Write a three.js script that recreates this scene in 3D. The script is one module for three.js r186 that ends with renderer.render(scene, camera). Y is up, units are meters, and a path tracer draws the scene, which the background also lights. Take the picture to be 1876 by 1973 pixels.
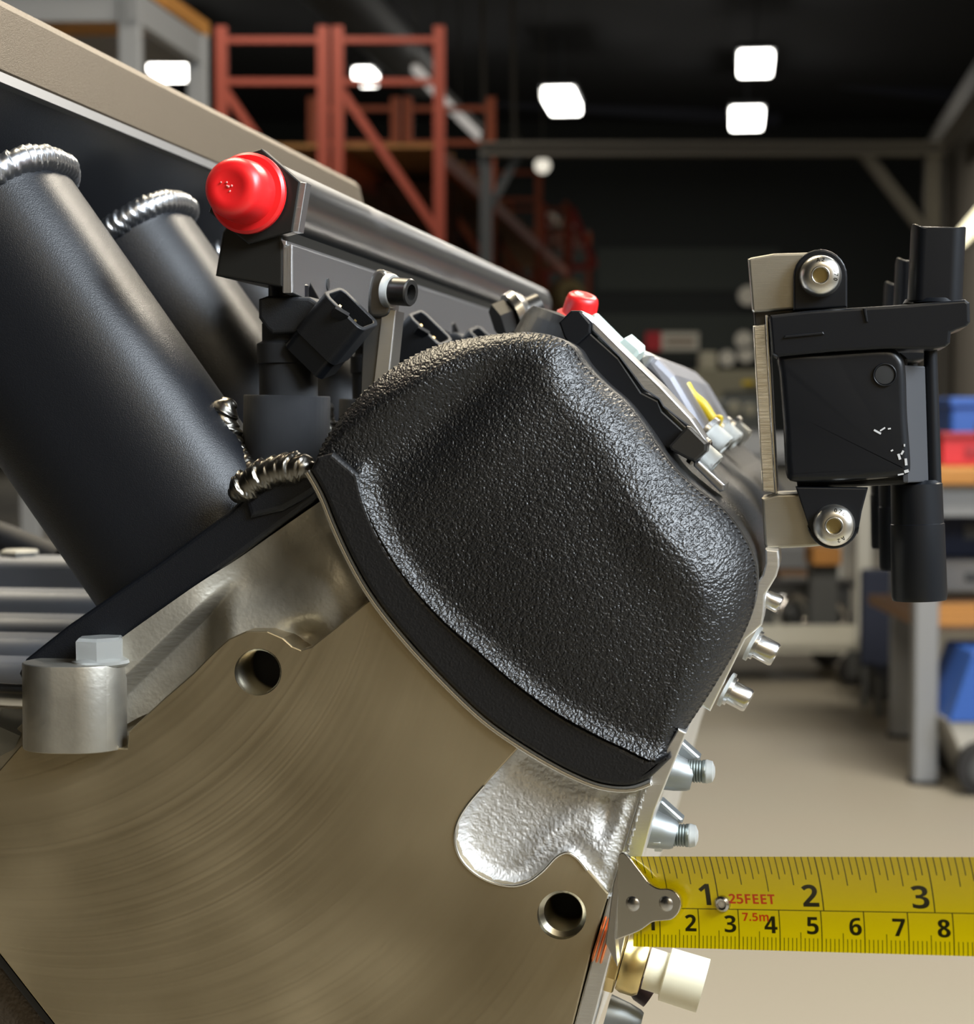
import * as THREE from 'three';
import { RoundedBoxGeometry } from 'three/addons/geometries/RoundedBoxGeometry.js';
import { mergeGeometries, mergeVertices, toCreasedNormals } from 'three/addons/utils/BufferGeometryUtils.js';
import { RectAreaLightUniformsLib } from 'three/addons/lights/RectAreaLightUniformsLib.js';

// ------------------------------------------------------------------ camera, exposure, lights
const F = 3800, W = 1876, H = 1973, CX = W / 2, CY = H / 2, EYE = 1.0;
const PITCH = Math.atan((CY - 810) / F), YAW = Math.atan(((1580 - CX) / F) * Math.cos(PITCH));
const scene = new THREE.Scene();
scene.background = new THREE.Color(0x000000);
const camera = new THREE.PerspectiveCamera((2 * Math.atan(CY / F) * 180) / Math.PI, W / H, 0.02, 120);
camera.position.set(0, EYE, 0);
camera.rotation.order = 'YXZ';
camera.rotation.set(-PITCH, YAW, 0);
camera.focus = 0.485;
camera.userData.fStop = 25;
const renderer = new THREE.WebGLRenderer({ antialias: true });
renderer.toneMapping = THREE.LinearToneMapping;
renderer.toneMappingExposure = 0.92;
renderer.shadowMap.enabled = true;
RectAreaLightUniformsLib.init();

// ------------------------------------------------------------------ helpers
const V = (x, y, z) => new THREE.Vector3(x, y, z);
const camQ = new THREE.Quaternion().setFromEuler(camera.rotation);
const ray = (px, py) => V((px - CX) / F, (CY - py) / F, -1).applyQuaternion(camQ);
const at = (px, py, d) => ray(px, py).multiplyScalar(d).add(camera.position);              // view depth d
const ZF = at(1200, 1730, 0.47).z;                                                        // plane of the head's machined face
const MM = 0.001;
function pz(px, py, dz = 0) { const r = ray(px, py), z = ZF + dz * MM; return r.multiplyScalar(z / r.z).add(camera.position); }
const pxmm = (px, dz = 0) => (px / F) * -(ZF + dz * MM);                                      // pixels to metres on a plane (about)
const xy = (list, dz) => list.map(([a, b]) => { const p = pz(a, b, dz); return new THREE.Vector2(p.x, p.y); });
// heading frame of the room: x right, y up, z = -distance
function hp(px, py, D) { const r = ray(px, py).applyAxisAngle(V(0, 1, 0), -YAW); r.multiplyScalar(-D / r.z); return V(r.x, r.y + EYE, -D); }
let seed = 7;
const rnd = () => { seed = (seed * 1664525 + 1013904223) >>> 0; return seed / 4294967296; };
function smooth(list, n, closed = true) {
  const c = new THREE.CatmullRomCurve3(list.map(([x, y]) => V(x, y, 0)), closed, 'centripetal');
  return c.getSpacedPoints(n).slice(0, closed ? n : n + 1).map((p) => [p.x, p.y]);
}
const names = new Map();
function numbered(name) { const k = names.get(name) ?? 0; names.set(name, k + 1); return k ? name + '_' + String(k).padStart(3, '0') : name; }
const shade = (m) => { m.castShadow = m.receiveShadow = true; return m; };
function part(parent, name, geo, mat, label) {
  const m = shade(new THREE.Mesh(Array.isArray(geo) ? join(geo) : geo, mat)); m.name = name;
  if (label) m.userData.label = label;
  parent.add(m); return m;
}
function join(list) {
  const a = list.map((g) => { const c = g.index ? g.toNonIndexed() : g.clone(); for (const k of Object.keys(c.attributes)) if (!['position', 'normal', 'uv'].includes(k)) c.deleteAttribute(k); return c; });
  return mergeGeometries(a);
}
const GROUPS = { ceiling_lamp: 'ceiling lamps of the workshop', hanging_cable: 'dark cables hanging from the roof', tube_lamp: 'slanting row of tube lamps', pallet_rack: 'red pallet racks', crate: 'plank crates on the racks', wrapped_roll: 'pale wrapped rolls on the far stand', chrome_ring: 'chrome rings on the tray cart', wall_gauge: 'round gauges on the back wall', stud: 'studs on the exhaust side', protective_cap: 'red plastic caps', fuel_injector: 'fuel injectors under the rail', cap_bolt: 'cap bolts by the coil mount', ignition_coil: 'ignition coils in a row', socket_bolt: 'socket bolts on the bracket foot', copper_washer: 'copper washers under the brass fitting' };
function thing(name, label, category, group = GROUPS[name]) {
  const g = new THREE.Group(); g.name = numbered(name); g.userData = { label, category }; if (group) g.userData.group = group; return g;
}
// put the group's origin at the base of the thing; `turn` for things modelled in the heading frame
function place(g, turn = 0) {
  const b = new THREE.Box3().setFromObject(g), base = V((b.min.x + b.max.x) / 2, b.min.y, (b.min.z + b.max.z) / 2);
  for (const c of g.children) c.position.sub(base);
  g.position.copy(base.applyAxisAngle(V(0, 1, 0), turn)); g.rotation.y = turn; scene.add(g); return g;
}
const room = (g) => place(g, YAW);
function struct(name, geo, mat, turn = YAW) { const m = shade(new THREE.Mesh(Array.isArray(geo) ? join(geo) : geo, mat)); m.name = name; m.rotation.y = turn; m.userData.kind = 'structure'; scene.add(m); return m; }
function copy(src, label, dx, dy, dz) { const c = src.clone(); c.name = numbered(src.name.replace(/_\d{3}$/, '')); c.userData = { ...src.userData, label }; c.position.add(V(dx, dy, dz)); scene.add(c); return c; }

// extrude a pixel outline from plane dz0 (mm, front) back to dz1
function extr(list, dz0, dz1, o = {}) {
  const pts = o.raw ? list : xy(list, o.plane ?? dz0), s = new THREE.Shape(pts), b = (o.bevel ?? 0) * MM;
  for (const h of o.holes ?? []) s.holes.push(new THREE.Path(xy(h, o.plane ?? dz0)));
  const depth = (dz0 - dz1) * MM - 2 * b;
  const g = new THREE.ExtrudeGeometry(s, { depth, bevelEnabled: b > 0, bevelSize: b, bevelOffset: -b, bevelThickness: b, bevelSegments: o.seg ?? 3, curveSegments: 12 });
  g.translate(0, 0, ZF + dz1 * MM + b);
  return o.crease ? crease(g, o.crease) : g;
}
const circlePx = (cx, cy, r, n = 40, ry = r) => Array.from({ length: n }, (_, i) => [cx + r * Math.cos((i / n) * 2 * Math.PI), cy + ry * Math.sin((i / n) * 2 * Math.PI)]);
// lathe: profile [radius, along] in metres around the axis from p towards dir
function lathe(profile, p, dir, seg = 40, sharp = 0.6) {
  const g = new THREE.LatheGeometry(profile.map(([r, t]) => new THREE.Vector2(Math.max(r, 1e-6), t)), seg);
  g.applyQuaternion(new THREE.Quaternion().setFromUnitVectors(V(0, 1, 0), dir.clone().normalize())); g.translate(p.x, p.y, p.z);
  return seg > 8 ? crease(g, sharp) : flat(g);
}
function crease(g, a) { g.scale(1000, 1000, 1000); const c = toCreasedNormals(g, a); return c.scale(0.001, 0.001, 0.001); }   // its welding grid is in centimetres
function flat(g) { const f = g.index ? g.toNonIndexed() : g; f.computeVertexNormals(); return f; }
function prism(p, dir, r, len, n = 6, turn = 0, bevel = 0) {   // hexagon heads
  const prof = bevel ? [[0, 0], [r, 0], [r, len - bevel], [r - bevel, len], [0, len]] : [[0, 0], [r, 0], [r, len], [0, len]];
  const g = new THREE.LatheGeometry(prof.map(([a, b]) => new THREE.Vector2(Math.max(a, 1e-6), b)), n);
  g.rotateY(turn); g.applyQuaternion(new THREE.Quaternion().setFromUnitVectors(V(0, 1, 0), dir.clone().normalize())); g.translate(p.x, p.y, p.z);
  return flat(g);
}
function tube(points, r, seg = 40, rs = 12, closed = false) { return new THREE.TubeGeometry(new THREE.CatmullRomCurve3(points, closed, 'centripetal'), seg, r, rs, closed); }
function bar(a, b, w, d = w, round = 0) {                       // square bar between two points
  const len = a.distanceTo(b), g = round ? new RoundedBoxGeometry(w, len, d, 2, round) : new THREE.BoxGeometry(w, len, d), dir = b.clone().sub(a).normalize();
  const y = dir, x0 = Math.abs(dir.x) > 0.95 ? V(0, 0, 1) : V(1, 0, 0), z = x0.clone().cross(y).normalize(), x = y.clone().cross(z).normalize();
  g.applyMatrix4(new THREE.Matrix4().makeBasis(x, y, z)); const m = a.clone().add(b).multiplyScalar(0.5); g.translate(m.x, m.y, m.z); return g;
}
function box(cx, cy, cz, w, h, d, r = 0) { const g = r ? new RoundedBoxGeometry(w, h, d, 2, r) : new THREE.BoxGeometry(w, h, d); g.translate(cx, cy, cz); return g; }
function weld(points, r, step, closed = false, depth = 0.17) {     // rippled bead along a path, the ripples bowed like stacked coins
  const c = new THREE.CatmullRomCurve3(points, closed, 'centripetal'), L = c.getLength(), n = Math.round((L / step) * 9), K = 20, fr = c.computeFrenetFrames(n, closed), pos = [], uv = [], idx = [];
  const wob = Array.from({ length: Math.ceil(L / step) + 4 }, () => 0.93 + 0.14 * rnd());
  for (let i = 0; i <= n; i++) {
    const p = c.getPointAt(i / n), s = (i / n) * (L / step);
    for (let k = 0; k <= K; k++) {
      const a = (k / K) * 2 * Math.PI, q = s + 0.5 * Math.cos(a * 2) + 3, f = q - Math.floor(q), end = Math.min(1, Math.sqrt(Math.min(i, n - i) / 14) + 0.05);
      const rr = r * end * wob[Math.max(0, Math.min(wob.length - 1, Math.floor(q)))] * (1 - depth * Math.pow(1 - f, 1.6) * (f < 0.12 ? f / 0.12 : 1));
      pos.push(p.x + rr * (Math.cos(a) * fr.normals[i].x + Math.sin(a) * fr.binormals[i].x), p.y + rr * (Math.cos(a) * fr.normals[i].y + Math.sin(a) * fr.binormals[i].y), p.z + rr * (Math.cos(a) * fr.normals[i].z + Math.sin(a) * fr.binormals[i].z)); uv.push(k / K, s);
    }
  }
  for (let i = 0; i < n; i++) for (let k = 0; k < K; k++) { const a = i * (K + 1) + k, b = a + K + 1; idx.push(a, b, a + 1, b, b + 1, a + 1); }
  const g = new THREE.BufferGeometry(); g.setAttribute('position', new THREE.Float32BufferAttribute(pos, 3)); g.setAttribute('uv', new THREE.Float32BufferAttribute(uv, 2)); g.setIndex(idx); g.computeVertexNormals(); return g;
}

// ------------------------------------------------------------------ textures
const hash = (x, y, s = 0) => { let h = (x * 374761393 + y * 668265263 + s * 2147483647) | 0; h = Math.imul(h ^ (h >>> 13), 1274126177); return ((h ^ (h >>> 16)) >>> 0) / 4294967296; };
function vn(x, y, per, s = 0) {
  const xi = Math.floor(x), yi = Math.floor(y), fx = x - xi, fy = y - yi, u = fx * fx * (3 - 2 * fx), v = fy * fy * (3 - 2 * fy), m = (a) => ((a % per) + per) % per;
  const a = hash(m(xi), m(yi), s), b = hash(m(xi + 1), m(yi), s), c = hash(m(xi), m(yi + 1), s), d = hash(m(xi + 1), m(yi + 1), s);
  return a + (b - a) * u + (c - a) * v + (a - b - c + d) * u * v;
}
function fbm(x, y, per, oct = 4, s = 0) { let t = 0, a = 0.5, n = 0; for (let i = 0; i < oct; i++) { t += a * vn(x, y, per, s + i); n += a; a *= 0.55; x *= 2; y *= 2; per *= 2; } return t / n; }
function tex(n, size, fn, srgb = false, h = n) {
  const d = new Uint8Array(n * h * 4);
  for (let j = 0; j < h; j++) for (let i = 0; i < n; i++) { const c = fn(i / n, j / h), o = (j * n + i) * 4, q = (v) => Math.max(0, Math.min(255, v * 255)); if (Array.isArray(c)) { d[o] = q(c[0]); d[o + 1] = q(c[1]); d[o + 2] = q(c[2]); } else d[o] = d[o + 1] = d[o + 2] = q(c); d[o + 3] = 255; }
  const t = new THREE.DataTexture(d, n, h); t.wrapS = t.wrapT = THREE.RepeatWrapping; t.magFilter = THREE.LinearFilter; t.minFilter = THREE.LinearMipmapLinearFilter; t.generateMipmaps = true;
  if (srgb) t.colorSpace = THREE.SRGBColorSpace;
  const [sx, sy] = [].concat(size, size); t.repeat.set(1 / sx, 1 / sy); t.needsUpdate = true; return t;
}
const T = {
  crinkle: tex(1024, 0.07, (u, v) => { const a = vn(u * 150, v * 150, 150, 3), b = vn(u * 260, v * 260, 260, 9), c = vn(u * 70, v * 70, 70, 5); return Math.pow(0.5 * a + 0.32 * b + 0.18 * c, 1.5) * 1.2; }),
  fine: tex(512, 0.02, (u, v) => 0.6 * vn(u * 110, v * 110, 110, 2) + 0.4 * vn(u * 220, v * 220, 220, 4)),
  cast: tex(1024, 0.06, (u, v) => 0.55 * vn(u * 75, v * 75, 75, 12) + 0.3 * vn(u * 150, v * 150, 150, 14) + 0.15 * vn(u * 30, v * 30, 30, 15)),
  brush: tex(512, [0.05, 0.012], (u, v) => 0.5 * vn(u * 6, v * 200, 200, 21) + 0.5 * vn(u * 18, v * 256, 256, 22)),
  brushV: tex(512, [0.012, 0.05], (u, v) => 0.5 * vn(u * 200, v * 6, 200, 21) + 0.5 * vn(u * 256, v * 18, 256, 22)),
  stain: tex(512, 0.11, (u, v) => { const n = fbm(u * 5, v * 5, 5, 5, 31), k = 0.72 + 0.5 * (n - 0.35); return [k, k * 0.985, k * 0.95]; }, true),
  concrete: tex(1024, 3, (u, v) => { const n = fbm(u * 8, v * 8, 8, 6, 41), m = fbm(u * 40, v * 40, 40, 3, 44), k = 0.63 + 0.34 * (n - 0.5) + 0.12 * (m - 0.5); return [k, k * 0.965, k * 0.89]; }, true),
  wood: tex(512, [1.2, 0.3], (u, v) => { const n = fbm(u * 3, v * 24, 24, 4, 51), k = 0.55 + 0.4 * (n - 0.5); return [k * 1.2, k * 0.95, k * 0.6]; }, true),
  noise: tex(256, 0.6, (u, v) => 0.35 + 0.5 * fbm(u * 8, v * 8, 8, 4, 61)),
};
// arcs left by the fly cutter that faced the head: circles of one radius stepped along the feed
const FX0 = pz(-80, 2100).x, FX1 = pz(1300, 2100).x, FY0 = pz(600, 2180).y, FY1 = pz(600, 880).y;
function swirl(u, v) {
  const X = -80 + u * 1380, Y = 2180 - v * 1300, R = 430, fx = 0.62, fy = 0.785;
  const bx = X - 227, by = Y - 1250, along = bx * fx + by * fy, across = -bx * fy + by * fx, w = R * R * 3 - across * across;
  const s = along - Math.sqrt(Math.max(w, 0));
  const broad = fbm(u * 4, v * 4, 64, 3, 71), k = (0.22 + 0.9 * Math.exp(-(((X - 480) / 210) ** 2 + ((Y - 1570) / 260) ** 2))) * Math.max(0.3, Math.min(1, (fbm(u * 2.2, v * 2.2, 64, 2, 77) - 0.25) * 2.4));
  const fineLines = vn(s / 4.6, across / 900, 4096, 72), wide = vn(s / 13, across / 700, 4096, 73);
  return { line: 0.5 + k * ((fineLines - 0.5) * 0.55 + (wide - 0.5) * 0.3), broad };
}
const faceTex = (fn, srgb) => { const t = tex(1400, 1, fn, srgb, 1320); t.repeat.set(1 / (FX1 - FX0), 1 / (FY1 - FY0)); t.offset.set(-FX0 / (FX1 - FX0), -FY0 / (FY1 - FY0)); return t; };
T.swirlBump = faceTex((u, v) => swirl(u, v).line);
T.swirlColor = faceTex((u, v) => { const s = swirl(u, v), k = 0.84 + 0.16 * (s.line - 0.5) + 0.16 * (s.broad - 0.5); return [k, k * 0.975, k * 0.92]; }, true);
T.swirlRough = faceTex((u, v) => { const s = swirl(u, v); return 0.44 + 0.18 * (s.line - 0.5) + 0.25 * (s.broad - 0.5); });

// ------------------------------------------------------------------ materials
const std = (o) => new THREE.MeshStandardMaterial(o), phy = (o) => new THREE.MeshPhysicalMaterial(o);
const rgb = (r, g, b) => new THREE.Color().setRGB(r, g, b);
const M = {
  face: std({ color: rgb(0.66, 0.585, 0.44), metalness: 1, roughness: 1, map: T.swirlColor, roughnessMap: T.swirlRough, bumpMap: T.swirlBump, bumpScale: 0.0001 }),
  cast: std({ color: rgb(0.58, 0.56, 0.51), metalness: 0.55, roughness: 0.5, bumpMap: T.cast, bumpScale: 0.00009, map: T.stain }),
  sand: std({ color: rgb(0.56, 0.55, 0.53), metalness: 0.5, roughness: 0.6, bumpMap: T.cast, bumpScale: 0.0005 }),
  alu: std({ color: rgb(0.78, 0.78, 0.77), metalness: 1, roughness: 0.36, bumpMap: T.brush, bumpScale: 0.00002 }),
  aluV: std({ color: rgb(0.4, 0.38, 0.33), metalness: 1, roughness: 0.42, bumpMap: T.brush, bumpScale: 0.000012 }),
  milled: std({ color: rgb(0.72, 0.7, 0.65), metalness: 1, roughness: 0.36, bumpMap: T.brush, bumpScale: 0.00005 }),
  lug: std({ color: rgb(0.22, 0.235, 0.235), metalness: 0.8, roughness: 0.45 }),
  rim: std({ color: rgb(0.85, 0.85, 0.83), metalness: 1, roughness: 0.25 }),
  steel: std({ color: rgb(0.52, 0.51, 0.49), metalness: 1, roughness: 0.27 }),
  zinc: std({ color: rgb(0.46, 0.47, 0.45), metalness: 0.9, roughness: 0.42, bumpMap: T.fine, bumpScale: 0.00005 }),
  thread: std({ color: rgb(0.5, 0.46, 0.36), metalness: 1, roughness: 0.25, side: THREE.DoubleSide }),
  dark: std({ color: rgb(0.01, 0.01, 0.01), roughness: 0.7 }),
  crinkle: phy({ color: rgb(0.007, 0.007, 0.0073), roughness: 0.4, specularIntensity: 1, bumpMap: T.crinkle, bumpScale: 0.0003 }),
  crinkleFine: phy({ color: rgb(0.006, 0.006, 0.0065), roughness: 0.42, specularIntensity: 0.8, bumpMap: T.crinkle, bumpScale: 0.00008 }),
  powder: phy({ color: rgb(0.006, 0.007, 0.0095), roughness: 0.4, specularIntensity: 0.7, bumpMap: T.fine, bumpScale: 0.00005 }),
  powderWarmLit: phy({ color: rgb(0.125, 0.097, 0.066), metalness: 0.6, roughness: 0.5, bumpMap: T.fine, bumpScale: 0.0001 }),  // tan stands in for warm light reflected by the black powder coat
  weld: std({ color: rgb(0.42, 0.43, 0.45), metalness: 1, roughness: 0.36 }),
  weldDark: std({ color: rgb(0.16, 0.15, 0.13), metalness: 1, roughness: 0.3 }),
  anod: std({ color: rgb(0.4, 0.405, 0.42), metalness: 1, roughness: 0.3, bumpMap: T.brush, bumpScale: 0.00002 }),
  anodEnd: phy({ color: rgb(0.012, 0.012, 0.011), metalness: 0.2, roughness: 0.35 }),
  anodPlate: std({ color: rgb(0.6, 0.61, 0.64), metalness: 1, roughness: 0.36, bumpMap: T.brush, bumpScale: 0.00003 }),
  plastic: phy({ color: rgb(0.005, 0.006, 0.008), specularIntensity: 0.65, roughness: 0.34 }),
  plasticLit: phy({ color: rgb(0.035, 0.037, 0.042), roughness: 0.5 }),  // black plastic lightened for the coil side that catches the light
  plasticMatt: phy({ color: rgb(0.006, 0.007, 0.009), specularIntensity: 0.8, roughness: 0.55, bumpMap: T.fine, bumpScale: 0.00003 }),
  scuff: std({ color: rgb(0.5, 0.5, 0.5), roughness: 0.6 }),
  red: phy({ color: rgb(0.72, 0.012, 0.014), roughness: 0.36, sheen: 0, clearcoat: 0.15, clearcoatRoughness: 0.4 }),
  oxide: std({ color: rgb(0.06, 0.058, 0.055), metalness: 0.8, roughness: 0.35 }),
  brass: std({ color: rgb(0.62, 0.47, 0.2), metalness: 1, roughness: 0.3 }),
  copper: std({ color: rgb(0.85, 0.3, 0.12), metalness: 1, roughness: 0.3 }),
  cream: phy({ color: rgb(0.74, 0.68, 0.5), roughness: 0.5 }),
  yellow: phy({ color: rgb(0.85, 0.62, 0.01), roughness: 0.4 }),
  gasket: std({ color: rgb(0.012, 0.012, 0.012), roughness: 0.45 }),
  block: std({ color: rgb(0.06, 0.045, 0.03), metalness: 0.4, roughness: 0.6, bumpMap: T.cast, bumpScale: 0.0003 }),
  valley: std({ color: rgb(0.2, 0.215, 0.25), metalness: 0.5, roughness: 0.6 }),
  clamp: std({ color: rgb(0.55, 0.54, 0.51), metalness: 0.9, roughness: 0.42, bumpMap: T.cast, bumpScale: 0.00003, map: T.stain }),
  barGrey: std({ color: rgb(0.16, 0.155, 0.145), metalness: 0.9, roughness: 0.4 }),
  // the workshop
  floor: std({ color: rgb(0.72, 0.72, 0.71), roughness: 0.55, map: T.concrete }),
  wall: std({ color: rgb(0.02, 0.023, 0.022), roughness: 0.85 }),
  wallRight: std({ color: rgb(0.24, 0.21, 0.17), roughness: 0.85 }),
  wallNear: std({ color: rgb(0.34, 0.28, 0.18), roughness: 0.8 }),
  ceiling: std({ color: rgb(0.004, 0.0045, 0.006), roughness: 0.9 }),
  beam: std({ color: rgb(0.12, 0.11, 0.095), roughness: 0.7 }),
  purlin: std({ color: rgb(0.03, 0.033, 0.05), roughness: 0.7 }),
  rackRed: std({ color: rgb(0.24, 0.036, 0.016), roughness: 0.6 }),
  rackOrange: std({ color: rgb(0.38, 0.075, 0.02), roughness: 0.6 }),
  board: std({ color: rgb(0.5, 0.38, 0.22), roughness: 0.8, map: T.wood }),
  grey: std({ color: rgb(0.22, 0.23, 0.245), roughness: 0.55 }),
  greyDark: std({ color: rgb(0.06, 0.065, 0.07), roughness: 0.6 }),
  woodTop: std({ color: rgb(0.95, 0.72, 0.42), roughness: 0.6, map: T.wood }),
  rubber: std({ color: rgb(0.015, 0.015, 0.017), roughness: 0.7 }),
  blue: std({ color: rgb(0.025, 0.1, 0.42), roughness: 0.5 }),
  navy: std({ color: rgb(0.015, 0.022, 0.05), roughness: 0.8 }),
  redBox: std({ color: rgb(0.5, 0.02, 0.03), roughness: 0.5 }),
  pale: std({ color: rgb(0.5, 0.48, 0.38), roughness: 0.6 }),
  brown: std({ color: rgb(0.22, 0.12, 0.06), roughness: 0.7 }),
  chrome: std({ color: rgb(0.75, 0.75, 0.75), metalness: 1, roughness: 0.15 }),
  lamp: (k, c = [1, 0.98, 0.92]) => std({ color: 0x222222, emissive: rgb(...c), emissiveIntensity: k, roughness: 0.5 }),
};
// ------------------------------------------------------------------ the workshop shell (heading frame)
const CEIL = EYE + 6.3, BACK = 42;
{
  const wallAt = (D) => 9.6 - (BACK - D) * 0.121;                         // the right-hand wall runs in towards the camera
  struct('floor', box(-4, -0.1, -19, 46, 0.2, 50), M.floor);
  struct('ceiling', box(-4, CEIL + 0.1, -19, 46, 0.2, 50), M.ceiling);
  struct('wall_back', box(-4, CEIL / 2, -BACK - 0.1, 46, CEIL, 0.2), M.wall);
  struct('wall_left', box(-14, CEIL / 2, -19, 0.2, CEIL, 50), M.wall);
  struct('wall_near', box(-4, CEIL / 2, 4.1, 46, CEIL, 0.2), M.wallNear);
  struct('door_1', box(-5.25, 2.2, 3.97, 6, 4.4, 0.06), M.wall);                    // dark panel added behind the camera to darken the head's reflection
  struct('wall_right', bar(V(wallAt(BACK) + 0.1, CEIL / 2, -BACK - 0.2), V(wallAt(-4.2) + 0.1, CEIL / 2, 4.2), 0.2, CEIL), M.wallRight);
  // band of grey panels on the back wall, and the trim rails that part them
  const p0 = hp(1180, 455, BACK - 0.05), p1 = hp(1460, 560, BACK - 0.05);
  for (const [a, b, c, d] of [[1150, 478, 1500, 560], [1150, 605, 1500, 690], [1000, 478, 1140, 560], [1000, 605, 1140, 690]]) {
    const q0 = hp(a, b, BACK - 0.06), q1 = hp(c, d, BACK - 0.06);
    struct(numbered('wall_panel'), box((q0.x + q1.x) / 2, (q0.y + q1.y) / 2, -BACK + 0.04, q1.x - q0.x, q0.y - q1.y, 0.06), std({ color: rgb(0.045, 0.052, 0.046), roughness: 0.8 }));
  }
}
// ceiling lamps: housing, glowing diffuser and a light of the same size
function lampUnit(x, y, D, w, d, power, label, col = [1, 0.97, 0.9], glow = 12, group) {
  const t = thing('ceiling_lamp', label, 'lamp', group);
  const lens = D > 20 ? 0.2 : 0.03, turned = (g) => { g.rotateY(-0.121); g.translate(x, y, -D); return g; };   // in line with the right-hand wall
  part(t, 'housing', turned(box(0, lens + 0.05, 0, w + 0.06, 0.1, d + 0.06, 0.02)), M.greyDark);
  part(t, 'diffuser', turned(box(0, lens / 2, 0, w, lens, d, Math.min(lens, 0.1) * 0.45)), M.lamp(glow, col));
  part(t, 'stem', turned(box(0, (CEIL - y) / 2 + lens, 0, 0.03, CEIL - y - lens, 0.03)), M.greyDark);
  room(t);
  if (power) {
    const l = new THREE.RectAreaLight(rgb(...col), power, w, d); l.castShadow = true;
    const p = V(x, y - 0.025, -D).applyAxisAngle(V(0, 1, 0), YAW); l.position.copy(p); l.rotation.set(-Math.PI / 2, 0, 0); l.rotateZ(YAW - 0.121); scene.add(l);
  }
  return t;
}
function addedFloodLamp(p, target, w, h, power, label, col, glow) {
  const t = thing('added_flood_lamp', label, 'lamp'), m = new THREE.Matrix4().lookAt(p, target, V(0, 1, 0)), q = new THREE.Quaternion().setFromRotationMatrix(m), set = (g) => { g.applyQuaternion(q); g.translate(p.x, p.y, p.z); return g; };
  part(t, 'diffuser', set(box(0, 0, 0, w, h, 0.02, 0.008)), M.lamp(glow, col)); part(t, 'housing', set(box(0, 0, 0.06, w + 0.05, h + 0.05, 0.08, 0.02)), M.greyDark);
  const b = p.clone().sub(target).setY(0).normalize().multiplyScalar(0.16).add(p);
  part(t, 'pole', bar(V(b.x, 0.03, b.z), V(b.x, p.y + 0.1, b.z), 0.04, 0.04), M.greyDark); part(t, 'foot', box(b.x, 0.02, b.z, 0.5, 0.04, 0.5, 0.01), M.greyDark); room(t);
  const l = new THREE.RectAreaLight(rgb(...col), power, w, h), wp = (v) => v.clone().applyAxisAngle(V(0, 1, 0), YAW); l.castShadow = true; l.position.copy(wp(p.clone().lerp(target, 0.012))); l.lookAt(wp(target)); scene.add(l);
}
{
  const lamps = [[1455, 136, 30, 0.5, 1.2, 'bright square ceiling lamp, the highest of the pair above the coil'], [1438, 240, 35, 0.56, 1.5, 'bright square ceiling lamp just above the long grey beam'], [1082, 207, 33, 0.52, 1.7, 'tilted bright ceiling lamp to the right of the red racks'],
    [705, 161, 32, 0.3, 0.7, 'small bright ceiling lamp seen through the red rack'], [340, 148, 31, 0.66, 0.9, 'bright ceiling lamp seen between the legs of the tall bench']];
  for (const [px, py, D, w, d, label] of lamps) { const p = hp(px, py, D); lampUnit(p.x, p.y, D, w, d, 40, label); }
  // lamps over and behind the camera, outside the frame
  const cool = [0.84, 0.92, 1], warm = [1, 0.86, 0.62];
  lampUnit(-0.5, 3.2, 1.7, 1.2, 0.8, 28, 'warm white lamp hung over the far end of the engine', warm, 4);
  lampUnit(0.6, 3.4, -3.0, 1.6, 0.8, 13, 'warm white lamp hung behind the camera', warm, 4);
  lampUnit(2.9, 3.1, 0.35, 1.5, 1.5, 20, 'unseen cool white lamp added to the right of the engine', cool, 4);  // unseen, added to brighten the right-facing surfaces
  addedFloodLamp(V(1.55, 2.2, 0.6), V(-0.05, 1.0, -0.5), 1.2, 0.9, 36, 'unseen cool white flood lamp on a pole, added to light the engine', cool, 6);  // unseen flood, added as the key light on the engine
  lampUnit(1.6, 3.6, 4.0, 1.4, 1.2, 34, 'white lamp hung over the work tables', [1, 0.9, 0.74], 6);
  lampUnit(-1.5, 5.6, 13, 1.4, 1.4, 30, 'white lamp hung in front of the racks', [1, 0.92, 0.8], 6);
}
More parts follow.
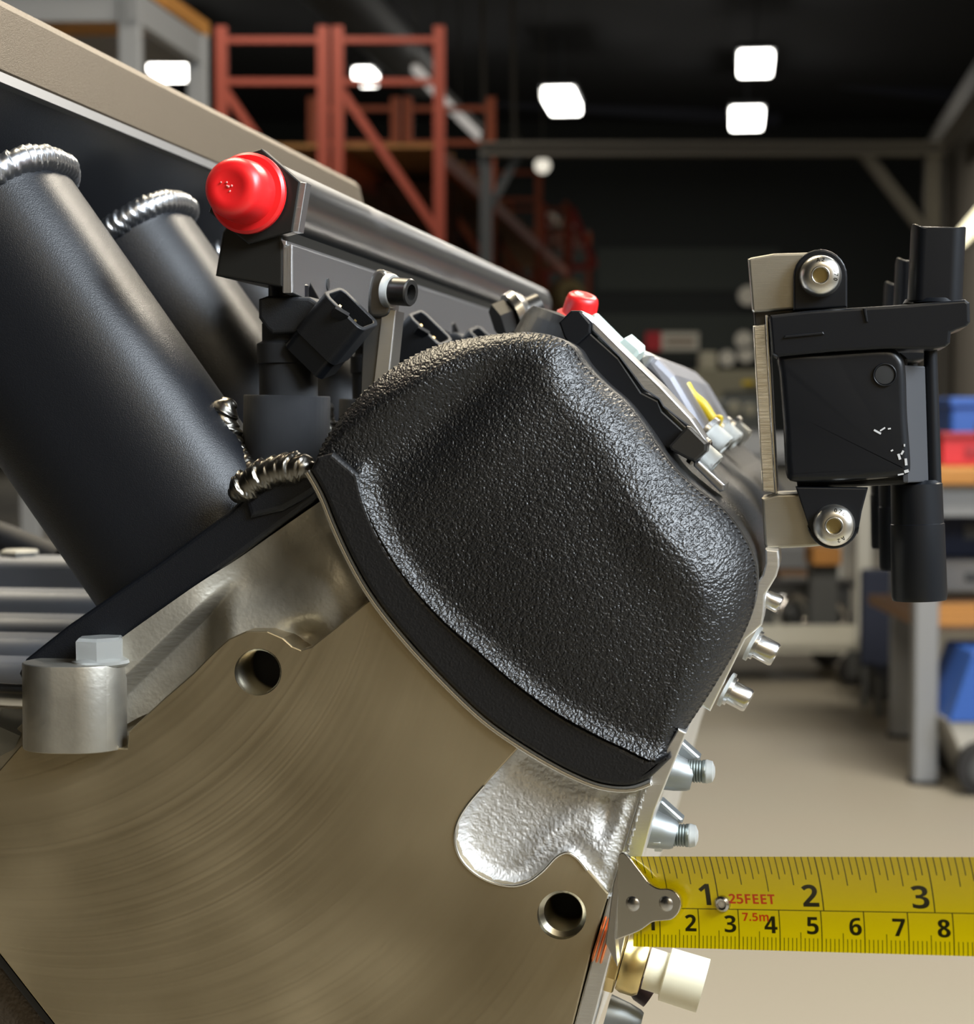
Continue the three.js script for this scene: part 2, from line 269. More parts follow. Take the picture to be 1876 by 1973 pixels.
// roof steel: purlins across, a duct and cables
{
  for (const [a, b, D] of [[[1000, 78], [1900, 192], 37], [[900, 190], [1500, 232], 39.5]]) struct(numbered('trim_purlin'), bar(hp(...a, D), hp(...b, D + 1), 0.16, 0.24), M.purlin);
  struct('trim_rafter', bar(hp(1800, 288, 37), hp(1905, 138, 26), 0.3, 0.35), M.beam);
  struct('trim_column', bar(hp(1806, 290, 39), hp(1806, 905, 39), 0.28, 0.28), M.beam);
  const du = thing('air_duct', 'round dark grey air duct running under the roof', 'duct');
  part(du, 'duct_pipe', lathe([[0.33, 0], [0.33, 13]], hp(560, -120, 17), hp(805, 135, 29).sub(hp(560, -120, 17)), 28), M.greyDark);
  part(du, 'hanger', bar(hp(640, -60, 20).add(V(0, 0.2, 0)), V(hp(640, -60, 20).x, CEIL, -20), 0.03), M.greyDark);
  room(du);
  for (const [x, y1, D, label] of [[934, 282, 21, 'thin dark cable hanging from the roof, left of a pair'], [991, 284, 21, 'thin dark cable hanging from the roof, right of a pair']]) {
    const c = thing('hanging_cable', label, 'cable'); const p = hp(x, y1, D);
    part(c, 'cable', bar(p, V(p.x - 0.06, CEIL, p.z), 0.045), M.beam); part(c, 'end_fitting', lathe([[0.01, 0], [0.05, 0.05], [0.05, 0.12], [0.02, 0.16]], p, V(0, 1, 0), 16), M.beam); room(c);
  }
  // row of tube lamps
  const ends = [[800, 132, 20], [838, 176, 21.5], [846, 186, 21.7], [878, 218, 22.8], [884, 224, 23], [934, 274, 25.5]].map(([x, y, d]) => hp(x, y, d));
  for (let i = 0; i < 6; i += 2) {
    const t = thing('tube_lamp', ['long tube lamp nearest of the three in a slanting row by the racks', 'short middle tube lamp of the slanting row by the racks', 'long tube lamp farthest of the three in a slanting row by the racks'][i / 2], 'lamp');
    part(t, 'tube', bar(ends[i], ends[i + 1], 0.09, 0.09, 0.03), M.lamp(0.42, [1, 0.93, 0.85]));
    part(t, 'reflector', bar(ends[i].clone().add(V(0, 0.08, 0)), ends[i + 1].clone().add(V(0, 0.08, 0)), 0.13, 0.04), M.beam);
    part(t, 'drop_rod', bar(ends[i].clone().add(V(0, 0.1, 0)), V(ends[i].x, CEIL, ends[i].z), 0.015), M.beam);
    room(t);
  }
  const b = thing('globe_lamp', 'round pale globe lamp beside the grey gantry post', 'lamp'), p = hp(1045, 319, 21.5);
  { const g = new THREE.SphereGeometry(0.085, 24, 16); g.translate(p.x, p.y, p.z); part(b, 'globe', g, M.lamp(1.0, [1, 0.93, 0.78])); part(b, 'cord', bar(p.clone().add(V(0, 0.08, 0)), V(p.x, CEIL, p.z), 0.012), M.beam); part(b, 'cap', lathe([[0.06, 0.06], [0.05, 0.1], [0.02, 0.13]], p, V(0, 1, 0), 16), M.beam); }
  room(b);
  // tube lamp on the right-hand wall
  const w = thing('wall_tube_lamp', 'glowing tube lamp on the right wall beside the coil connector', 'lamp'), a0 = hp(1846, 464, 17), a1 = hp(1930, 372, 12);
  part(w, 'tube', bar(a0, a1, 0.12, 0.12, 0.05), M.lamp(2.4, [1, 0.9, 0.6])); part(w, 'batten', bar(a0.clone().add(V(0.08, 0.03, 0)), a1.clone().add(V(0.08, 0.03, 0)), 0.06, 0.16), M.pale); part(w, 'bracket', bar(a0.clone().lerp(a1, 0.5).add(V(0.08, 0, 0)), a0.clone().lerp(a1, 0.5).add(V(0.9, 0, 0)), 0.05), M.beam);
  room(w);
}
// gantry: beam, two posts and knee braces
{
  const g = thing('gantry', 'long grey steel gantry beam on posts with slanting knee braces', 'gantry'), D = 14;
  const a = hp(925, 288, D), b = hp(1812, 287, D);
  part(g, 'beam', [bar(a, b, 0.06, 0.09), bar(a.clone().add(V(0, 0.035, 0)), b.clone().add(V(0, 0.035, 0)), 0.14, 0.02), bar(a.clone().sub(V(0, 0.035, 0)), b.clone().sub(V(0, 0.035, 0)), 0.14, 0.02)], M.beam);
  const l = hp(936, 290, D), r = hp(1795, 290, D);
  part(g, 'post', bar(l, V(l.x, 0, l.z), 0.085, 0.085), M.greyDark); part(g, 'post', bar(r, V(r.x, 0, r.z), 0.1, 0.1), M.beam);
  part(g, 'brace', bar(hp(1000, 296, D), hp(940, 405, D), 0.055), M.greyDark); part(g, 'brace', bar(hp(1662, 294, D), hp(1785, 452, D), 0.08), M.beam);
  for (const q of [l, r]) part(g, 'foot', box(q.x, 0.03, q.z, 0.4, 0.06, 0.4), M.greyDark);
  room(g);
}
// pallet racks: upright frames one behind the other, joined by beams that carry boards
function rack(label, x0, x1, first, frames, loads) {
  const t = thing('pallet_rack', label, 'rack', undefined), VX = 1397;
  const top = 52, tops = frames.map((D) => ({ D, k: frames[0] / D }));
  const fr = tops.map(({ D, k }) => {
    const px = (x) => VX + (x - VX) * k, py = (y) => 810 + (y - 810) * k, P = (x, y) => hp(px(x), py(y), D), mat = k > 0.9 ? M.rackRed : M.rackOrange;
    const L = P(x0, top), R = P(x1, top), w = 0.085, drop = (q) => V(q.x, 0, q.z);
    part(t, 'upright', bar(L, drop(L), w, w), mat); part(t, 'upright', bar(R, drop(R), w, w), mat);
    for (const y of [78, 158, 640]) part(t, 'cross_brace', bar(P(x0, y), P(x1, y), 0.065, 0.045), mat);
    part(t, 'diagonal_brace', bar(P(x0, 165), P(x1, 452), 0.06, 0.045), mat); part(t, 'diagonal_brace', bar(P(x1, 470), P(x0, 700), 0.06, 0.045), mat);
    return { L, R, P };
  });
  for (let i = 0; i + 1 < fr.length; i++) for (const y of [300, 560]) {
    const a = fr[i].P(x0, y), b = fr[i + 1].P(x0, y), c = fr[i].P(x1, y), d = fr[i + 1].P(x1, y);
    // the beam stays level: both ends at the first frame's height
    b.y = d.y = a.y; c.y = a.y;
    part(t, 'load_beam', bar(a, b, 0.05, 0.11), M.rackOrange); part(t, 'load_beam', bar(c, d, 0.05, 0.11), M.rackOrange);
    const n = 6;
    for (let j = 0; j < n; j++) { const u = (j + 0.5) / n; part(t, 'board', bar(a.clone().lerp(b, u).add(V(0, 0.075, 0)), c.clone().lerp(d, u).add(V(0, 0.075, 0)), a.distanceTo(b) / n - 0.02, 0.03), M.board); }
  }
  room(t); return fr;
}
rack('red pallet rack with the left-hand tall upright frame', 427, 622, 15, [15, 18.3, 23], 1);
const rk = rack('red pallet rack with the right-hand tall upright frame and boards', 651, 846, 15, [15, 18.3, 23, 27], 1);
{ // crates and bundles stored on and beside the racks
  const crate = (label, x0, y0, x1, y1, D, mat) => {
    const t = thing('crate', label, 'crate'), a = hp(x0, y0, D), b = hp(x1, y1, D), w = b.x - a.x, h = a.y - b.y, n = 4;
    part(t, 'body', box((a.x + b.x) / 2, (a.y + b.y) / 2, -D - 0.4, w - 0.04, h - 0.02, 0.76), M.dark);
    for (let i = 0; i < n; i++) part(t, 'board', box((a.x + b.x) / 2, b.y + (h * (i + 0.5)) / n, -D, w, h / n - 0.02, 0.03), mat);
    for (const s of [0.12, 0.88]) part(t, 'batten', box(a.x + w * s, (a.y + b.y) / 2, -D + 0.03, 0.08, h, 0.03), mat);
    room(t);
  };
  crate('brown plank crate stored behind the tall red upright', 724, 354, 884, 556, 16.4, std({ color: rgb(0.11, 0.055, 0.022), roughness: 0.8, map: T.wood }));
  crate('dark plank crate stored under the grey gantry post', 836, 448, 966, 597, 19.6, std({ color: rgb(0.09, 0.04, 0.02), roughness: 0.8, map: T.wood }));
  const rolls = [[1060, 425, 0.125], [1080, 464, 0.125], [1116, 464, 0.125], [1044, 464, 0.125], [1096, 425, 0.125]];
  rolls.forEach(([x, y, r], i) => {
    const t = thing('wrapped_roll', ['pale wrapped roll, top left of the heap on the farthest rack', 'pale wrapped roll, lower middle of the heap on the farthest rack', 'pale wrapped roll, lower right of the heap on the farthest rack', 'pale wrapped roll, lower left of the heap on the farthest rack', 'pale wrapped roll, top right of the heap on the farthest rack'][i], 'roll'), p = hp(x, y, 29.8);
    part(t, 'roll', lathe([[r * 0.3, 0], [r, 0.02], [r, 0.9], [r * 0.3, 0.92]], p, V(0, 0, -1), 24), std({ color: rgb(0.75, 0.72, 0.6), roughness: 0.8 })); part(t, 'core', lathe([[r * 0.29, 0.01], [r * 0.29, 0.9]], p, V(0, 0, -1), 16), M.brown); room(t);
  });
  const fr = thing('red_frame_stand', 'small dark red A-frame stand beyond the racks', 'stand'), D = 29;
  for (const [a, b] of [[[1046, 392], [1052, 560]], [[1100, 400], [1146, 512]], [[1100, 400], [1092, 600]], [[1052, 520], [1146, 512]]]) part(fr, 'bar', bar(hp(...a, D), hp(...b, D), 0.09, 0.09), std({ color: rgb(0.5, 0.06, 0.05), roughness: 0.6 }));
  for (const y of [424.5, 463.5]) { const a = hp(1026, y, 29.8), b = hp(1136, y, 29.8); part(fr, 'shelf', box((a.x + b.x) / 2, a.y - 0.145, -30.2, b.x - a.x, 0.03, 1.1), M.greyDark); }
  for (const x of [1028, 1134]) { const q = hp(x, 425, 30.2); part(fr, 'post', box(q.x, q.y / 2 - 0.08, q.z, 0.07, q.y - 0.17, 0.07), M.rackOrange); }
  part(fr, 'post', bar(hp(1092, 590, D), V(hp(1092, 590, D).x, 0, -D), 0.1), M.rackOrange); part(fr, 'post', bar(hp(1052, 550, D), V(hp(1052, 550, D).x, 0, -D), 0.1), M.rackOrange); room(fr);
  const sp = thing('cable_spool', 'yellowish cable spool behind the fuel rail end', 'spool'), q = hp(1088, 572, 22);
  part(sp, 'winding', lathe([[0.05, 0], [0.16, 0], [0.16, 0.22], [0.05, 0.22]], q, V(0.3, 0.1, 1), 26), std({ color: rgb(0.38, 0.3, 0.14), roughness: 0.7 })); part(sp, 'flange', lathe([[0.03, -0.02], [0.2, -0.02], [0.2, 0], [0.03, 0]], q, V(0.3, 0.1, 1), 26), M.brown); part(sp, 'stand', bar(q, V(q.x, 0, q.z), 0.06), M.brown); room(sp);
}
// tall bench at the upper left
{
  const t = thing('tall_bench', 'tall grey steel bench with a wooden top, seen from below', 'bench'), D = 5.2, D2 = 5.87;
  const a = hp(-160, 6, D), b = hp(268, 0, D), c = hp(404, 92, D2), top = b.y + 0.03, dx = c.x - b.x;
  const quad = (x0, x1, y, th, z0, z1) => { const s = new THREE.Shape([new THREE.Vector2(x0, -z0), new THREE.Vector2(x1, -z0), new THREE.Vector2(x1 + dx, -z1), new THREE.Vector2(x0 + dx, -z1)]); const g = new THREE.ExtrudeGeometry(s, { depth: th, bevelEnabled: false }); g.rotateX(-Math.PI / 2); g.translate(0, y, 0); g.scale(1, 1, 1); return g; };
  part(t, 'bench_top', quad(a.x, b.x, top, 0.045, -D, -D2), M.woodTop);
  const leg = (x, z) => part(t, 'leg', box(x, top / 2, z, 0.058, top, 0.058, 0.006), M.grey);
  leg(b.x - 0.03, -D - 0.04); leg(c.x - 0.03, -D2 + 0.04); leg(a.x + 0.05, -D - 0.04); leg(a.x + dx + 0.05, -D2 + 0.04);
  part(t, 'apron', box((a.x + b.x) / 2, top - 0.04, -D - 0.03, b.x - a.x, 0.08, 0.02), M.grey);
  part(t, 'apron', bar(V(b.x - 0.02, top - 0.045, -D), V(c.x - 0.02, top - 0.045, -D2), 0.03, 0.08), M.grey);
  part(t, 'apron', box((a.x + c.x + dx) / 2 , top - 0.04, -D2 + 0.03, b.x - a.x, 0.08, 0.02), M.grey);
  part(t, 'lower_rail', bar(V(b.x - 0.02, 0.4, -D), V(c.x - 0.02, 0.4, -D2), 0.03, 0.06), M.grey);
  room(t);
}
// work table at the right, and what is on it and under it
{
  const t = thing('work_table', 'grey steel work table with a wooden top behind the coil', 'table'), D = 5.4;
  const leg = hp(1778, 1500, D), tp = hp(1800, 900, D).y, x = leg.x, th = 0.05;
  part(t, 'table_top', box(x + 0.78, tp - th / 2, -D - 0.42, 1.66, th, 0.9, 0.01), M.woodTop);
  for (const [dx, dz] of [[0, 0], [1.5, 0], [0.106, 0.8], [1.6, 0.8]]) { const l = part(t, 'leg', box(x + dx, (tp - th) / 2, -D - dz, 0.066, tp - th, 0.066, 0.008), M.grey); part(l, 'foot', lathe([[0.012, 0.05], [0.012, 0.012], [0.045, 0.012], [0.045, 0]], V(x + dx, 0, -D - dz), V(0, 1, 0), 18), M.rubber); }
  const sh = hp(1800, 1205, D).y;
  part(t, 'shelf', box(x + 0.75, sh, -D - 0.4, 1.5, 0.03, 0.8), M.brown); part(t, 'shelf_edge', box(x + 0.75, sh + 0.03, -D - 0.0, 1.44, 0.06, 0.02), M.woodTop);
  part(t, 'apron', box(x + 0.75, tp - 0.1, -D - 0.02, 1.44, 0.07, 0.02), M.grey);
  room(t);
  const put = (name, label, cat, x0, y0, x1, y1, dd, mat, lid) => {
    const g = thing(name, label, cat), a = hp(x0, y0, dd), b = hp(x1, y1, dd), w = Math.abs(b.x - a.x), h = Math.abs(a.y - b.y);
    part(g, 'body', box((a.x + b.x) / 2, (a.y + b.y) / 2, -dd - 0.12, w, h, 0.24, Math.min(w, h) * 0.08), mat);
    part(g, 'lid', box((a.x + b.x) / 2, Math.max(a.y, b.y), -dd - 0.12, w * 1.04, h * 0.16, 0.26, h * 0.03), lid ?? mat);
    part(g, 'label_plate', box((a.x + b.x) / 2, Math.min(a.y, b.y) + h * 0.5, -dd + 0.003, w * 0.4, h * 0.3, 0.008), lid ?? M.greyDark);
    return room(g);
  };
  put('tool_case', 'red tool case standing on the wooden table top', 'case', 1815, 838, 1960, 898, 5.55, M.redBox, std({ color: rgb(0.3, 0.02, 0.03), roughness: 0.5 }));
  put('blue_crate', 'blue plastic crate on the table, behind the red case', 'crate', 1832, 775, 1990, 893, 5.85, M.blue);
  put('carton', 'brown carton on the lower shelf of the work table', 'carton', 1816, 1160, 1960, 1190, 5.55, M.brown);
  put('grey_tote', 'grey tote hung under the work table top', 'tote', 1815, 1085, 1960, 1140, 5.6, std({ color: rgb(0.24, 0.24, 0.24), roughness: 0.6 }));
  put('navy_bag', 'dark navy bag under the table beside the coil tower', 'bag', 1812, 975, 1960, 1074, 5.7, M.navy);
  put('dark_cabinet', 'dark cabinet standing left of the grey table leg', 'cabinet', 1690, 1195, 1730, 1352, 7.0, std({ color: rgb(0.028, 0.03, 0.032), roughness: 0.7 }), M.rubber);
  // drum-lidded wheeled bin at the lower right
  const bin = thing('wheeled_bin', 'grey wheeled bin with a bright blue lid at the right edge', 'bin'), B = 5.25, P = (px, py, d = B) => hp(px, py, d);
  const q = [P(1832, 1388), P(1876, 1262), P(2010, 1262), P(2010, 1388)];
  const lid = new THREE.ExtrudeGeometry(new THREE.Shape(q.map((v) => new THREE.Vector2(v.x, v.y))), { depth: 0.3, bevelEnabled: true, bevelSize: 0.006, bevelThickness: 0.006 }); lid.translate(0, 0, -B - 0.3);
  part(bin, 'lid', lid, M.blue);
  const bq = [P(1830, 1392), P(2010, 1392), P(2010, 1560), P(1900, 1560)];
  const body = new THREE.ExtrudeGeometry(new THREE.Shape(bq.map((v) => new THREE.Vector2(v.x, v.y))), { depth: 0.28, bevelEnabled: true, bevelSize: 0.006, bevelThickness: 0.006 }); body.translate(0, 0, -B - 0.29);
  part(bin, 'body', body, std({ color: rgb(0.42, 0.41, 0.38), roughness: 0.6 }));
  const wc = P(1890, 1478, B), wr = wc.y;
  for (const dz of [0.02, -0.3]) { const w = part(bin, 'wheel', lathe([[0.02, -0.03], [wr, -0.025], [wr, 0.025], [0.02, 0.03]], V(wc.x, wr, wc.z + dz), V(0, 0, 1), 36), M.rubber); part(w, 'hub', lathe([[0.01, -0.035], [wr * 0.62, -0.033], [wr * 0.62, 0.033], [0.01, 0.035]], V(wc.x, wr, wc.z + dz), V(0, 0, 1), 30), M.greyDark); }
  room(bin);
}
// grey tray cart with wheels and chrome parts
{
  const t = thing('tray_cart', 'grey steel tray cart on castors on the concrete floor', 'cart'), D = 7.4, b = hp(1480, 1250, D), r = hp(1660, 1250, D), y = b.y, w = 1.2, x0 = r.x - w, top = y + 0.72;
  part(t, 'tray', [box(x0 + w / 2, y, -D - 0.3, w, 0.03, 0.62), box(x0 + w / 2, y + 0.04, -D, w, 0.1, 0.02), box(x0 + w / 2, y + 0.04, -D - 0.6, w, 0.1, 0.02)], std({ color: rgb(0.5, 0.5, 0.45), roughness: 0.5 }));
  part(t, 'upper_tray', [box(x0 + w / 2, top, -D - 0.3, w, 0.03, 0.62), box(x0 + w / 2, top + 0.04, -D, w, 0.1, 0.02)], M.grey);
  for (const [dx, dz] of [[0, 0], [w, 0], [0, -0.6], [w, -0.6]]) {
    part(t, 'post', box(x0 + dx, (y + top) / 2, -D + dz, 0.055, top - y + 0.05, 0.055), std({ color: rgb(0.46, 0.47, 0.45), roughness: 0.5 }));
    const c = part(t, 'castor', lathe([[0.01, -0.02], [0.06, -0.02], [0.06, 0.02], [0.01, 0.02]], V(x0 + dx - 0.03, 0.06, -D + dz), V(0.3, 0, 1), 24), M.rubber); part(c, 'fork', box(x0 + dx - 0.03, 0.085, -D + dz, 0.05, 0.1, 0.06), M.greyDark);
  }
  room(t);
  const put = (name, label, cat, f) => { const g = thing(name, label, cat); f(g); return room(g); };
  for (const [px, r0, label] of [[1530, 0.085, 'shiny chrome ring standing on the cart tray, leftmost of three'], [1566, 0.038, 'small dark chrome ring on the cart tray between the larger ones'], [1606, 0.07, 'shiny chrome ring on the cart tray nearest the cart post']]) put('chrome_ring', label, 'ring', (g) => {
    const p = hp(px, 1215, D + 0.2); const c = V(p.x, y + 0.02 + r0, -D - 0.25);
    const tg = new THREE.TorusGeometry(r0 * 0.8, r0 * 0.22, 14, 36); tg.rotateY(0.5); tg.translate(c.x, c.y, c.z); part(g, 'ring', tg, M.chrome); part(g, 'hub', lathe([[0.01, -0.02], [r0 * 0.3, -0.02], [r0 * 0.3, 0.02], [0.01, 0.02]], c, V(Math.sin(0.5), 0, Math.cos(0.5)), 20), M.greyDark);
  });
  put('wood_block', 'tan wooden block under the coil bracket in the background', 'block', (g) => { const a = hp(1584, 1098, D - 0.2), b2 = hp(1642, 1062, D - 0.2); part(g, 'block', box((a.x + b2.x) / 2, (a.y + b2.y) / 2, -D - 0.12, b2.x - a.x, b2.y - a.y, 0.2, 0.006), M.woodTop); part(g, 'packing', box((a.x + b2.x) / 2, (b2.y + y) / 2 + 0.005, -D - 0.12, 0.1, b2.y - y - 0.03, 0.1), M.greyDark); });
  put('parts_box', 'dark parts box on the cart tray behind the chrome rings', 'box', (g) => { const p = hp(1540, 1180, D + 0.3); part(g, 'body', box(p.x, y + 0.11, -D - 0.45, 0.42, 0.18, 0.2, 0.01), M.greyDark); part(g, 'rim', box(p.x, y + 0.21, -D - 0.45, 0.44, 0.02, 0.22, 0.004), M.rubber); });
  put('side_table', 'low grey table behind the coil bracket with a brown shelf', 'table', (g) => { const a = hp(1495, 1058, 9.2), b2 = hp(1592, 1095, 9.2), w2 = b2.x - a.x; part(g, 'table_top', box((a.x + b2.x) / 2, (a.y + b2.y) / 2, -9.4, w2, a.y - b2.y, 0.4), M.grey); for (const s of [-0.4, 0.4]) part(g, 'leg', box((a.x + b2.x) / 2 + s * w2, b2.y / 2, -9.4, 0.05, b2.y, 0.05), M.greyDark); part(g, 'shelf', box((a.x + b2.x) / 2, b2.y * 0.93, -9.4, w2 * 0.9, 0.03, 0.4), M.brown); });
  put('folding_chair', 'dark navy chair half hidden behind the coil tower', 'chair', (g) => { const a = hp(1668, 1100, 6.8), b2 = hp(1735, 1290, 6.8); part(g, 'backrest', box((a.x + b2.x) / 2, (a.y + b2.y) / 2, -6.9, b2.x - a.x, a.y - b2.y, 0.04, 0.015), M.navy); part(g, 'seat', box((a.x + b2.x) / 2 + 0.05, b2.y, -6.75, 0.14, 0.04, 0.3, 0.01), M.navy); for (const [dx, dz] of [[-0.05, 0], [0.1, 0], [-0.05, -0.25], [0.1, -0.25]]) part(g, 'leg', box((a.x + b2.x) / 2 + dx, b2.y / 2, -6.62 + dz, 0.022, b2.y, 0.022), M.greyDark); });
}
// far machines and the sign on the back wall
{
  const m = thing('machine_tool', 'pale cream machine tool far behind the coil bracket', 'machine'), D = 17, P = (x, y) => hp(x, y, D);
  const a = P(1338, 712), b = P(1470, 800);
  part(m, 'cabinet', box((a.x + b.x) / 2, a.y / 2, -D - 0.5, b.x - a.x, a.y, 1, 0.03), std({ color: rgb(0.28, 0.27, 0.2), roughness: 0.6 }));
  part(m, 'door', box((a.x + b.x) / 2 + 0.1, a.y * 0.62, -D + 0.02, 0.32, a.y * 0.5, 0.04, 0.01), std({ color: rgb(0.06, 0.065, 0.06), roughness: 0.4 }));
  { const p = P(1370, 700); part(m, 'hood', box(p.x, a.y + 0.08, -D - 0.3, 0.14, 0.16, 0.3, 0.02), M.pale); const s = P(1440, 738); part(m, 'handle', box(s.x, s.y, -D + 0.03, 0.1, 0.04, 0.04, 0.01), M.yellow); }
  room(m);
  const k = thing('grey_machine', 'grey machine with dials left of the coil bracket', 'machine'), E = 12, c = hp(1388, 768, E), d = hp(1470, 900, E);
  part(k, 'body', box((c.x + d.x) / 2, c.y / 2, -E - 0.3, d.x - c.x, c.y, 0.6, 0.04), std({ color: rgb(0.13, 0.145, 0.14), roughness: 0.6 }));
  for (const [x, y] of [[1415, 785], [1445, 790], [1412, 822]]) part(k, 'dial', lathe([[0.001, 0.03], [0.035, 0.03], [0.04, 0]], hp(x, y, E), V(0, 0, 1), 20), M.pale);
  part(k, 'front_panel', box((c.x + d.x) / 2, c.y - 0.26, -E + 0.01, (d.x - c.x) * 0.8, 0.12, 0.03, 0.01), M.greyDark); room(k);
  const pl = thing('pale_bin', 'pale grey bin beside the coil bracket strip', 'bin'), e = hp(1400, 835, 10), f = hp(1480, 960, 10);
  part(pl, 'body', box((e.x + f.x) / 2, e.y / 2, -10.3, f.x - e.x, e.y, 0.5, 0.02), std({ color: rgb(0.36, 0.36, 0.35), roughness: 0.6 })); part(pl, 'rim', box((e.x + f.x) / 2, e.y, -10.3, f.x - e.x + 0.03, 0.03, 0.53, 0.01), M.grey); room(pl);
  for (const [x, y, r, label] of [[1400, 690, 0.2, 'round pale gauge on the dark back wall above the machine'], [1432, 655, 0.22, 'round pale gauge on the back wall touching the coil bracket strip'], [1436, 683, 0.2, 'lower round pale gauge beside the coil bracket strip'], [1440, 570, 0.24, 'round white clock on the back wall beside the top bracket block']]) {
    const g = thing('wall_gauge', label, 'gauge'), p = hp(x, y, BACK - 0.12); part(g, 'face', lathe([[0.001, 0.05], [r * 0.85, 0.05], [r * 0.86, 0.0]], p, V(0, 0, 1), 28), std({ color: rgb(0.85, 0.8, 0.68), roughness: 0.6 })); part(g, 'bezel', lathe([[r * 0.86, 0], [r * 0.86, 0.07], [r, 0.06], [r, 0]], p, V(0, 0, 1), 28), M.greyDark); room(g);
  }
  const s = thing('wall_sign', 'red and white sign on the dark back wall', 'sign'), s0 = hp(1244, 640, BACK - 0.2), s1 = hp(1274, 675, BACK - 0.2), s2 = hp(1346, 675, BACK - 0.2), z = -BACK + 0.16;
  part(s, 'red_panel', box((s0.x + s1.x) / 2, (s0.y + s1.y) / 2, z, s1.x - s0.x, s0.y - s1.y, 0.05), std({ color: rgb(0.55, 0.02, 0.03), roughness: 0.6 }), 'red square');
  part(s, 'white_panel', box((s1.x + s2.x) / 2, (s0.y + s1.y) / 2, z, s2.x - s1.x, s0.y - s1.y, 0.05), std({ color: rgb(0.66, 0.62, 0.52), roughness: 0.6 }), 'white panel');
  part(s, 'print', [0.36, 0.62].map((u) => box(s1.x + (s2.x - s1.x) * 0.5, s1.y + (s0.y - s1.y) * u, z + 0.03, (s2.x - s1.x) * 0.74, 0.05, 0.01)), M.brown); room(s);
}
// ------------------------------------------------------------------ the engine (its length runs along z; outlines are cross-sections in millimetre planes)
const BACKZ = -440, PITCHZ = 0.104;                       // far end of the engine, spacing of the cylinders
const dirPx = (a, b, dz = 0) => pz(...b, dz).sub(pz(...a, dz)).normalize();

